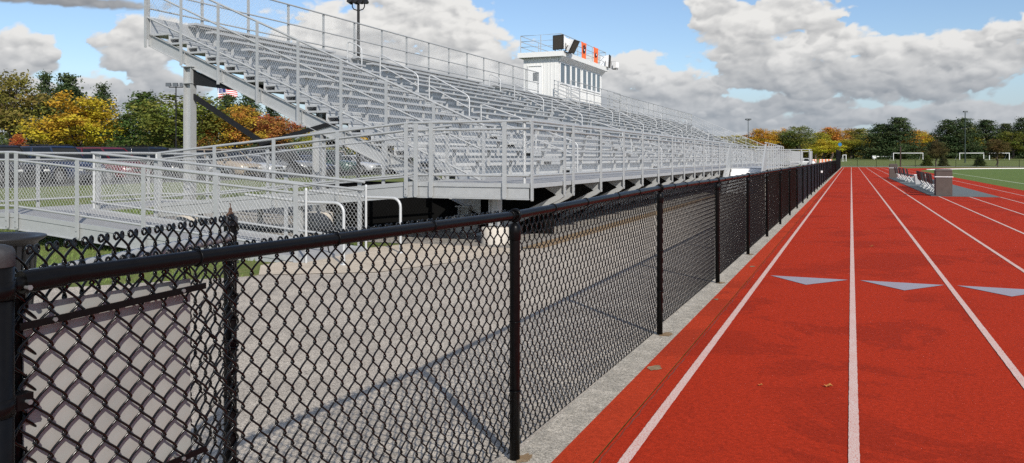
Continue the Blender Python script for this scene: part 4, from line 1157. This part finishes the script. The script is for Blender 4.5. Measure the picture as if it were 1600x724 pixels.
# flood light behind bleachers
X,Y=at(560,48); t=thing('flood_light_pole','dark pole with a cluster of floodlights rising behind the top bleacher row','floodlight',(X,Y,.2))
b=MB(); b.tube([(X,Y,.2),(X,Y,hz(4,48))],[.13,.08],10); b.build('pole',M['steeldark'],t)
dx,dy=math.cos(TH),math.sin(TH); zz=hz(14,48)
b=MB()
for sg_ in (-1,1): b.tube([(X,Y,zz-.12),(X+sg_*dx*.28,Y+sg_*dy*.28,zz-.02),(X+sg_*dx*.36,Y+sg_*dy*.36,zz+.12),(X+sg_*dx*.36,Y+sg_*dy*.36,zz+.40)],.035,7)
b.build('yoke',M['steeldark'],t)
for q in (-.46,-.16,.16,.46):
    b=MB(); c=V(X+dx*q,Y+dy*q,zz+.42)
    bm=bmesh.new(); bmesh.ops.create_cone(bm,cap_ends=True,segments=14,radius1=.10,radius2=.20,depth=.30)
    bmesh.ops.rotate(bm,cent=(0,0,0),matrix=Matrix.Rotation(1.2+q*.5,3,'X'),verts=bm.verts); bmesh.ops.translate(bm,vec=c,verts=bm.verts); b.bm(bm); b.build('flood_lamp',M['black'],t)
# flags
X,Y=at(341,125); gz=ground_h(X,Y); ztop=hz(134,125)
fp=thing('flag_pole','white flagpole among the orange trees seen under the bleacher beam','flagpole',(X,Y,gz))
b=MB(); b.tube([(X,Y,gz),(X,Y,ztop)],[.09,.05],8); b.lathe([(0,.0),(.1,.06),(.1,.12),(0,.2)],(X,Y,ztop),10); b.build('pole',M['whitepaint'],fp)
def flag_mat():
    m,n,b=newmat('stars_and_stripes'); uv=n.obj(); sp=n.new('ShaderNodeSeparateXYZ'); n.ln(uv,sp.inputs[0])
    st=n.math('GREATER_THAN',n.math('FRACT',n.math('MULTIPLY',sp.outputs[2],13/2/1.9)),.5)
    c=n.mix(st,(.55,.03,.04),(.75,.75,.74))
    cant=n.math('MULTIPLY',n.math('LESS_THAN',sp.outputs[0],1.25),n.math('GREATER_THAN',sp.outputs[2],1.9*6/13))
    vo=n.new('ShaderNodeTexVoronoi'); vo.inputs['Scale'].default_value=5.2; vo.inputs['Randomness'].default_value=0; n.ln(uv,vo.inputs['Vector'])
    star=n.math('LESS_THAN',vo.outputs['Distance'],.3)
    c=n.mix(cant,c,n.mix(star,(.02,.035,.16),(.75,.75,.75)))
    n.ln(c,b.inputs['Base Color']); b.inputs['Roughness'].default_value=.8; return m
def flag(label,loc,L_,H_,mat,rz,droop):
    b=MB(); nx,nz=12,6; vs=[];fs=[]
    for j in range(nz+1):
        for i in range(nx+1):
            x=L_*i/nx; vs.append((x*(1-.35*droop),.14*math.sin(x*3+j*.25)*min(1,x),H_*j/nz-droop*x*.8+.06*math.sin(x*2.6)))
    for j in range(nz):
        for i in range(nx): a=j*(nx+1)+i; fs.append((a,a+1,a+nx+2,a+nx+1))
    b.add(vs,fs,True); o=b.build('flag',mat,None); tag(o,label,'flag','flags on the flagpole'); o.location=loc; o.rotation_euler=(0,0,rz)
    return o
FM=flag_mat()
fl=flag('american stars and stripes flag flying from the white flagpole',(X+.06,Y,ztop-2.1),2.9,1.9,FM,TH-.25+.0,.0)
fl.rotation_euler=(0,math.radians(-8),TH+PI+.2-PI)
flag('smaller dark blue flag drooping below the striped flag',(X-.06,Y-.02,ztop-4.0),1.6,1.3,simple('blue_flag_cloth',(.03,.05,.16),.8,0,.3,2),TH+PI,.75)
# soccer goals
def goal(px0,px1,ytop,zc,label,depth=2.0):
    xa,ya=at(px0,zc); xb,yb=at(px1,zc); H=hz(ytop,zc)
    t=thing('soccer_goal',label,'soccer goal',((xa+xb)/2,(ya+yb)/2,0),0,'soccer goals on the far lawn')
    g_=ground_h(xa,ya)-.03; b=MB(); b.tube([(xa,ya,g_),(xa,ya,H),(xb,yb,H),(xb,yb,g_)],.085,8); b.build('goal_frame',M['whitepaint'],t)
    d=V(-math.sin(TH),math.cos(TH),0)*depth
    b=MB()
    for (x,y) in ((xa,ya),(xb,yb)): b.tube([(x,y,H),(x+d.x*.4,y+d.y*.4,H),(x+d.x,y+d.y,g_),(x,y,g_)],.035,6)
    b.tube([(xa+d.x,ya+d.y,g_+.05),(xb+d.x,yb+d.y,g_+.05)],.03,6); b.build('back_stay',M['galv'],t)
goal(1396,1442,239.5,195,'large white soccer goal in front of the two tall conifers')
goal(1499.5,1537,239.5,192,'white soccer goal left of the young brownish tree')
goal(1546,1577,239.5,192,'white soccer goal half hidden behind the young brownish tree')
goal(1317,1322,242.5,190,'very small white goal frame at the end of the fence line',1.0)
# barrier arm
xa,ya=at(1366,210); xb,yb=at(1394,210)
t=thing('barrier_gate','white barrier arm with counterweight box left of the large soccer goal','barrier',(xa,ya,0))
b=MB(); b.bbox(xa-.45,xa+.45,ya-.2,ya+.2,1.35,2.05,.03); b.box(xa-.1,xa+.1,ya-.1,ya+.1,0,1.348); b.build('post_box',M['whitepaint'],t)
b=MB(); b.bar((xa+.47,ya+.02,1.85),(xb,yb,1.85),.1,.22); b.build('arm',M['whitepaint'],t)
# wood pole
xa,ya=at(1407,138); t=thing('utility_pole','dark brown wooden pole standing at the end of the track before the soccer goal','pole',(xa,ya,0))
b=MB(); b.tube([(xa,ya,0),(xa,ya,hz(229,138))],[.12,.10],9); b.build('pole',M['polebrown'],t)
b=MB(); b.lathe([(.105,0),(.105,.05),(0,.06)],(xa,ya,hz(229,138)-.04),9); b.build('pole_cap',M['steeldark'],t)
# low fence at far lawn
ff=thing('field_fence','low black mesh fence along the far path beyond the track','fence',(40,149,0))
b=MB(); b.tube([(-2,149,1.15),(120,149,1.15)],.035,6); b.tube([(-2,149,.1),(120,149,.1)],.02,6); b.build('rail',M['vinyl'],ff)
pb_=None
for i in range(42):
    b=MB() if pb_ is None else None
    if b: b.tube([(0,0,0),(0,0,1.2)],.035,6); pb_=b.build('post',M['vinyl'],None); pb_.parent=ff; o=pb_
    else: o=pb_.copy(); COL.objects.link(o)
    o.location=(-42+2.95*i,0,0)
me=chain_data('fence_mesh',29.4,1.05,.14,.14,.006,1,3,M['wire'],over=0,depth=0,knuckle=False)
for i in range(4): place('mesh_panel',me,ff,(-2+29.5*i,149,.1),0)
# tall windscreen at the end of the track fence
ws=thing('windscreen_fence','tall dark green windscreen fence where the black track fence ends','fence',(FX,108,0))
b=MB(); b.box(FX-.03,FX-.015,92,128,.05,2.35); b.build('screen_cloth',M['screen'],ws)
for i in range(13):
    b=MB(); b.tube([(FX,92+3*i,0),(FX,92+3*i,2.42)],.035,8); b.build('post',M['vinyl'],ws)
b=MB(); b.tube([(FX,92,2.36),(FX,128,2.36)],.03,8); b.build('top_rail',M['vinyl'],ws)
xa,ya=at(1312.5,150); t=thing('round_sign','small blue sign on a thin pole behind the windscreen fence','sign',(xa,ya,0))
b=MB(); b.tube([(xa,ya,0),(xa,ya,hz(225,150))],.04,6); b.build('sign_pole',M['polegreen'],t)
b=MB(); b.prism([(xa+.32*math.cos(a),ya-.06,hz(226,150)+.34*math.sin(a)) for a in [2*PI*i/12 for i in range(12)]],(0,.03,0)); b.build('sign_face',M['blue'],t)
# little white tag on the fence
yt=PY[14]; t=thing('fence_tag','tiny white number plate on a stake at the foot of the black fence','tag',(FX+.1,43.5,0))
b=MB(); b.tube([(FX+.1,43.5,0),(FX+.1,43.5,.8)],.008,6); b.build('stake',M['steeldark'],t)
b=MB(); b.bbox(FX+.05,FX+.14,43.47,43.485,.74,.84,.004); b.build('plate',M['whitepaint'],t)
# barricades
for i,(p0,p1,lab) in enumerate(((1246,1259,'orange and white barricade nearest the bleacher end'),(1262,1276,'orange and white barricade, the middle one beyond the bleachers'),(1280,1300,'orange and white barricade nearest the windscreen fence'))):
    xa,ya=at(p0,150); xb,yb=at(p1,150)
    t=thing('barricade',lab,'barricade',((xa+xb)/2,(ya+yb)/2,0),0,'barricades beyond the bleachers')
    for z in (.75,1.1):
        b=MB(); b.bar((xa,ya,z),(xb,yb,z),.05,.24); bo=b.build('board',M['barrier'],t)
        b=MB()
        for k in range(4):
            q=(k+.3)/4; q2=q+.1; a=V(xa+(xb-xa)*q,ya+(yb-ya)*q-.035,z); c=V(xa+(xb-xa)*q2,ya+(yb-ya)*q2-.035,z); b.bar(a,c,.03,.22)
        b.build('white_stripe',M['whitepaint'],bo)
    for (x,y) in ((xa,ya),(xb,yb)):
        b=MB(); b.bar((x,y-.3,0),(x,y+.04,1.2),.04,.05); b.bar((x,y+.36,0),(x,y+.1,1.2),.04,.05); b.build('leg',M['galv'],t)

# ------------------------------------------------------------------ team area on the track
b=MB(); b.poly([(2.75,35.0),(5.15,35.0),(5.15,66.5),(2.5,66.8)][::1],.011)
b.v=[(x,y,z) for (x,y,z) in b.v]
mt=b
o=MB(); o.hexa([(2.85,35.0,.0075),(5.15,34.9,.0075),(5.15,66.5,.0075),(2.5,66.9,.0075)],[(2.85,35.0,.022),(5.15,34.9,.022),(5.15,66.5,.022),(2.5,66.9,.022)])
tag(o.build('rubber_mat',M['mat'],None),'long grey rubber mat laid over the inner lanes under the chairs','mat')
def endbox(x0,x1,y0,y1,label):
    t=thing('kit_box',label,'storage box',((x0+x1)/2,(y0+y1)/2,.022),0,'boxes at the ends of the chair row')
    z0=.022
    b=MB(); b.bbox(x0,x1,y0,y1,z0,.98,.012); b.build('box_body',M['boxwood'],t)
    b=MB(); b.bbox(x0-.03,x1+.03,y0-.03,y1+.03,.735,.765,.004); b.build('white_band',M['whitepaint'],t)
    b=MB(); b.hexa([(x0-.01,y0-.01,.985),(x1+.01,y0-.01,.985),(x1+.01,y1+.01,.985),(x0-.01,y1+.01,.985)],[(x0+.05,y0+.03,1.05),(x1-.03,y0+.03,1.05),(x1-.03,y1-.03,1.05),(x0+.05,y1-.03,1.05)]); b.build('lid',M['boxwood'],t)
endbox(3.02,3.60,35.25,35.85,'near brown weathered box with a white band at the close end of the chairs')
endbox(2.60,3.14,65.6,66.2,'far brown weathered box with a white band at the distant end of the chairs')
def chair_proto():
    t=thing('folding_chair','x','chair',(0,0,0),0,'folding chairs on the rubber mat')
    if '_w' in t: del t['_w']
    b=MB(); b.bbox(-.22,.22,-.22,.22,.35,.39,.012); b.build('seat',M['black'],t)
    b=MB(); b.hexa([(-.25,-.25,.37),(-.215,-.25,.37),(-.215,.25,.37),(-.25,.25,.37)],[(-.33,-.25,.80),(-.29,-.25,.80),(-.29,.25,.80),(-.33,.25,.80)]); b.build('backrest',M['black'],t)
    for s in (-1,1):
        b=MB(); b.tube([(-.21,s*.235,.37),(.06,s*.235,0)],.014,6); b.build('frame_leg',M['chairwhite'],t)
        b=MB(); b.tube([(.06,s*.225,.36),(-.20,s*.225,0)],.014,6); b.build('rear_leg',M['chairwhite'],t)
    b=MB(); b.tube([(-.14,-.22,.10),(-.14,.22,.10)],.009,6); b.build('crossbar',M['black'],t)
    return t
CH=chair_proto(); index_kids()
ordn=['first','second','third','fourth','fifth','sixth','seventh','eighth','ninth','tenth','eleventh','twelfth']
k=0
for gi,(ya,yb,n,wh) in enumerate(((37.2,46.6,12,'near'),(54.4,63.8,12,'far'))):
    for i in range(n):
        y=ya+(yb-ya)*i/(n-1); o=CH if k==0 else copy_tree(CH); k+=1
        o.location=(3.42+random.uniform(-.06,.06)-.02*i*gi,y,.022); o.rotation_euler=(0,0,random.uniform(-.15,.15))
        o['label']='black folding chair with white legs, %s from the %s brown box'%(ordn[i] if gi==0 else ordn[n-1-i],wh)
t=thing('storage_tub','pale grey tub standing in the gap between the two chair groups','tub',(3.5,50.3,.022))
b=MB(); b.hexa([(3.3,50.0,.022),(3.75,50.0,.022),(3.75,50.6,.022),(3.3,50.6,.022)],[(3.25,49.95,.5),(3.8,49.95,.5),(3.8,50.65,.5),(3.25,50.65,.5)]); b.build('tub_body',M['greybin'],t)
b=MB(); b.bbox(3.22,3.83,49.92,50.68,.503,.56,.015); b.build('lid',M['whitepaint'],t)
# fallen leaves on the track
for (px,py,s,lab) in ((1294,606,.055,'curled orange dry leaf lying on the track in the first lane'),(1362,386,.06,'pale dry leaf on the track near the second lane line beyond the blue marks'),(1188,604,.03,'tiny dry leaf near the first white lane line')):
    zc=1.485*F/(py-247); u=(px-800)/F; X=zc*(-math.sin(TH)+u*math.cos(TH)); Y=zc*(math.cos(TH)+u*math.sin(TH))
    bm=bmesh.new(); vs=[bm.verts.new((s*a,s*b_,.008+s*c_)) for a,b_,c_ in ((-.5,0,.25),(-.2,-.35,.05),(.25,-.3,.3),(.55,0,.1),(.2,.33,.35),(-.25,.3,.05),(0,0,0))]
    for i in range(6): bm.faces.new((vs[6],vs[i],vs[(i+1)%6]))
    b=MB(); b.bm(bm); o=b.build('dry_leaf',M['leafdry'],None); o.location=(X,Y,0); tag(o,lab,'leaf','fallen leaves on the track')

# ------------------------------------------------------------------ cars
def car_proto(kind):
    P=dict(sedan=dict(L=4.6,W=.88,h=.92,hood=1.25,deck=.95,roof=1.43,cw0=.95,cw1=-1.75,r0=.25,r1=-1.15),
           suv=dict(L=4.7,W=.93,h=1.08,hood=1.25,deck=.05,roof=1.80,cw0=1.0,cw1=-2.2,r0=.45,r1=-2.0),
           van=dict(L=4.9,W=.95,h=1.05,hood=.95,deck=.05,roof=1.76,cw0=1.55,cw1=-2.3,r0=.65,r1=-2.05),
           pickup=dict(L=5.4,W=.96,h=1.12,hood=1.4,deck=1.9,roof=1.85,cw0=1.1,cw1=-.75,r0=.55,r1=-.6))[kind]
    t=thing('parked_car','x','car',(0,0,0)); 
    if '_w' in t: del t['_w']
    L_,W_,h=P['L'],P['W'],P['h']; xf=L_/2; xr=-L_/2
    # lower body loft: stations along x (x, half width, zbottom, ztop)
    hoodz=h-.08
    st=[(xf,W_*.80,.36,.62),(xf-.10,W_*.92,.26,hoodz-.12),(xf-.45,W_*.99,.24,hoodz-.03),(P['cw0'],W_,.24,h),(0,W_,.24,h),(P['cw1'],W_,.24,h),(xr+.35,W_*.98,.26,h-.02 if P['deck']>.1 else h),(xr+.06,W_*.92,.30,h-.10),(xr,W_*.84,.38,.72)]
    vs=[];fs=[]
    for (x,w,z0,z1) in st:
        zm=z0+(z1-z0)*.55
        ring=[(x,-w*.86,z0),(x,-w,z0+.10),(x,-w*1.0,zm),(x,-w*.955,z1-.05),(x,-w*.88,z1),(x,0,z1+.025),(x,w*.88,z1),(x,w*.955,z1-.05),(x,w,zm),(x,w,z0+.10),(x,w*.86,z0)]
        vs+=ring
    n=11
    for i in range(len(st)-1):
        for k in range(n-1): fs.append((i*n+k,(i+1)*n+k,(i+1)*n+k+1,i*n+k+1))
        fs.append((i*n+n-1,(i+1)*n+n-1,(i+1)*n,i*n))
    fs.append(tuple(range(n))); fs.append(tuple(range((len(st)-1)*n,len(st)*n))[::-1])
    b=MB(); b.add(vs,fs,True); b.build('body',M['paint'],t)
    # greenhouse
    wb,wr=W_*.87,W_*.70; zb,zr=h-.01,P['roof']-.05
    b=MB(); b.hexa([(P['cw0'],-wb,zb),(P['cw0'],wb,zb),(P['cw1'],wb,zb),(P['cw1'],-wb,zb)],[(P['r0'],-wr,zr),(P['r0'],wr,zr),(P['r1'],wr,zr),(P['r1'],-wr,zr)]); b.build('window',M['carglass'],t)
    b=MB(); b.hexa([(P['r0']+.06,-wr-.02,zr-.03),(P['r0']+.06,wr+.02,zr-.03),(P['r1']-.05,wr+.02,zr-.03),(P['r1']-.05,-wr-.02,zr-.03)],[(P['r0']-.08,-wr+.08,zr+.05),(P['r0']-.08,wr-.08,zr+.05),(P['r1']+.08,wr-.08,zr+.05),(P['r1']+.08,-wr+.08,zr+.05)])
    for s in (-1,1):
        for (xb,xt,wd) in ((P['cw0'],P['r0'],.07),((P['cw0']+P['cw1'])/2-.05,(P['r0']+P['r1'])/2,.08),(P['cw1'],P['r1'],.12)):
            b.bar((xb,s*(wb+.004),zb),(xt,s*(wr+.004),zr),wd,.035,(0,s,0))
    b.build('roof',M['paint'],t)
    if kind=='pickup':
        b=MB(); b.box(xr+.12,P['cw1']-.1,-W_*.78,W_*.78,h+.03,h+.05); b.build('cargo_cover',M['black'],t)
    if kind=='suv':
        b=MB()
        for s in (-1,1): b.tube([(P['r0']-.2,s*wr*.85,zr+.10),(P['r1']+.15,s*wr*.85,zr+.10)],.02,6)
        b.build('roof_rack',M['black'],t)
    rw=.33 if kind in('sedan','van') else .38
    for x in (xf-.92,xr+.95):
        for s in (-1,1):
            b=MB(); bm=bmesh.new(); bmesh.ops.create_cone(bm,cap_ends=True,segments=20,radius1=rw,radius2=rw,depth=.22)
            bmesh.ops.rotate(bm,cent=(0,0,0),matrix=Matrix.Rotation(PI/2,3,'X'),verts=bm.verts); bmesh.ops.translate(bm,vec=(x,s*(W_-.095),rw),verts=bm.verts); b.bm(bm); w=b.build('wheel',M['rubber'],t)
            b=MB(); bm=bmesh.new(); bmesh.ops.create_cone(bm,cap_ends=True,segments=16,radius1=rw*.64,radius2=rw*.64,depth=.02)
            bmesh.ops.rotate(bm,cent=(0,0,0),matrix=Matrix.Rotation(PI/2,3,'X'),verts=bm.verts); bmesh.ops.translate(bm,vec=(x,s*(W_+.028),rw),verts=bm.verts); b.bm(bm)
            b.build('rim',M['rim'],w)
        b=MB()
        for s in (-1,1):
            pts=[(x+(rw+.07)*math.cos(a),s*(W_+.004),max(.24,rw+(rw+.07)*math.sin(a))) for a in [PI*i/12 for i in range(13)]]
            b.prism(pts,(0,s*.008,0))
        b.build('wheel_arch',M['black'],t)
    for s in (-1,1):
        b=MB(); b.bbox(xf-.16,xf+.015,s*W_*.66-.13,s*W_*.66+.13,.62,.73,.02); b.build('headlight',M['lens'],t)
        b=MB(); b.bbox(xr-.012,xr+.10,s*W_*.68-.12,s*W_*.68+.12,.68,.90,.02); b.build('taillight',M['redlens'],t)
        b=MB(); b.bbox(P['cw0']-.35,P['cw0']-.20,s*(W_+.09)-.09,s*(W_+.09)+.09,h+.02,h+.15,.02); b.build('wing_mirror',M['paint'],t)
    b=MB(); b.bbox(xf-.05,xf+.025,-W_*.38,W_*.38,.56,.68,.01); b.build('front_grille',M['black'],t)
    b=MB(); b.bbox(xf-.08,xf+.04,-W_*.8,W_*.8,.34,.46,.02); b.bbox(xr-.04,xr+.08,-W_*.8,W_*.8,.38,.50,.02); b.build('bumper',M['steeldark'] if kind!='pickup' else M['chrome'],t)
    return t
CP={k:car_proto(k) for k in ('sedan','suv','van','pickup')}
index_kids()
def set_paint(o,col):
    for c in bpy.data.objects:
        pass
COLS=dict(black=(.012,.012,.014),navy=(.015,.025,.06),silver=(.42,.43,.44),grey=(.17,.175,.18),white=(.72,.72,.70),maroon=(.14,.012,.018),red=(.30,.02,.02),tan=(.33,.27,.20),green=(.02,.055,.04),blue=(.04,.09,.22))
used=set()
def put_car(kind,col,x,y,facing,label,group):
    if kind not in used: o=CP[kind]; used.add(kind)
    else: o=copy_tree(CP[kind])
    index_needed=True
    o.location=(x,y,ground_h(x,y)+.008); o.rotation_euler=(0,0,(0 if facing>0 else PI)+random.uniform(-.03,.03))
    o['label']=label; o['group']=group
    o['category']={'sedan':'car','suv':'suv','van':'minivan','pickup':'pickup truck'}[kind]
    o.name={'sedan':'parked_sedan','suv':'parked_suv','van':'parked_minivan','pickup':'parked_pickup'}[kind]
    for c in [q for q in COL.objects if q.parent==o and q.name.split('.')[0] in ('body','roof','wing_mirror')]: c.color=(*COLS[col],1)
    return o
r1=[('suv','silver'),('suv','navy'),('van','maroon'),('suv','black'),('sedan','grey'),('sedan','white'),('van','tan'),('sedan','silver'),('suv','grey'),('sedan','navy'),('suv','green'),('sedan','silver'),('sedan','grey'),('suv','black')]
r1[0]=('suv','navy'); r1[1]=('suv','black'); r1[2]=('suv','navy'); r1[3]=('van','maroon'); r1[4]=('suv','black'); r1[5]=('sedan','grey')
ORD=['first','second','third','fourth','fifth','sixth','seventh','eighth','ninth','tenth','eleventh','twelfth','thirteenth','fourteenth','fifteenth']
KN={'sedan':'sedan','suv':'suv','van':'minivan','pickup':'pickup truck'}
GC='cars parked beyond the lawn'
for i,(k_,c_) in enumerate(r1):
    y=21.6+2.72*i
    put_car(k_,c_,-34.9+random.uniform(-.25,.25),y,1 if i not in (1,2) else 1,'%s %s parked nose to the lawn, %s from the left in the front row'%(c_,KN[k_],ORD[i]),GC)
r2=[('suv','black'),('sedan','silver'),('pickup','navy'),('suv','silver'),('sedan','maroon'),('suv','grey'),('van','white'),('suv','navy'),('sedan','black'),('pickup','silver'),('van','green'),('suv','tan'),('sedan','white')]
for i,(k_,c_) in enumerate(r2):
    put_car(k_,c_,-40.4+random.uniform(-.25,.25),24.5+2.8*i,-1,'%s %s in the second parked row, %s from the left'%(c_,KN[k_],ORD[i]),GC)
r3=[('suv','white'),('van','silver'),('suv','white'),('pickup','black'),('sedan','red'),('suv','navy'),('van','grey'),('suv','white'),('sedan','silver'),('suv','black'),('van','tan'),('suv','silver'),('pickup','white')]
for i,(k_,c_) in enumerate(r3):
    put_car(k_,c_,-54.5+random.uniform(-.25,.25),37+3.0*i,1,'%s %s in the back parked row, %s from the left'%(c_,KN[k_],ORD[i]),GC)
x_,y_=at(1252,140)
put_car('sedan','white',x_,y_,-1,'white sedan seen through the railing beyond the far bleacher landing','cars beyond the bleachers')

# ------------------------------------------------------------------ grass blades near the ramp
def blades():
    def inside(x,y):
        return (x<-7.6 or y<8.0) and (y-8.1)>(x+6.9)*1.12+.05
    n=26000; out=[]
    x=RNG.uniform(-19,-6.8,n*2); y=RNG.uniform(2.5,20,n*2)
    keep=((y-8.1)>(x+6.9)*1.12+.05)&~((x>-7.9)&(y>8.1))&~((y>12.2)&(x>-17))
    x=x[keep];y=y[keep]; n=len(x)
    h=RNG.uniform(.03,.075,n); a=RNG.uniform(0,6.28,n); w=RNG.uniform(.004,.008,n); l=RNG.normal(0,.025,(n,2))
    z=np.array([ground_h(p,0) for p in x])-.014
    v=np.stack([np.stack([x-w*np.cos(a),y-w*np.sin(a),z],1),np.stack([x+w*np.cos(a),y+w*np.sin(a),z],1),np.stack([x+l[:,0],y+l[:,1],z+h],1)],1).reshape(-1,3)
    me=bpy.data.meshes.new('grass_blades'); me.vertices.add(3*n); me.vertices.foreach_set('co',v.astype(np.float32).ravel())
    me.loops.add(3*n); me.loops.foreach_set('vertex_index',np.arange(3*n,dtype=np.int32))
    me.polygons.add(n); me.polygons.foreach_set('loop_start',np.arange(0,3*n,3,dtype=np.int32)); me.update()
    me.materials.append(simple('grass_blade',(.13,.19,.035),.8,0,.45,2.5))
    o=link('grass_blades',me,None); o['kind']='stuff'; tag(o,'short green grass growing around the ramp','grass')
blades()

for o in bpy.data.objects:
    for q in ('_w','_k'):
        if q in o: del o[q]
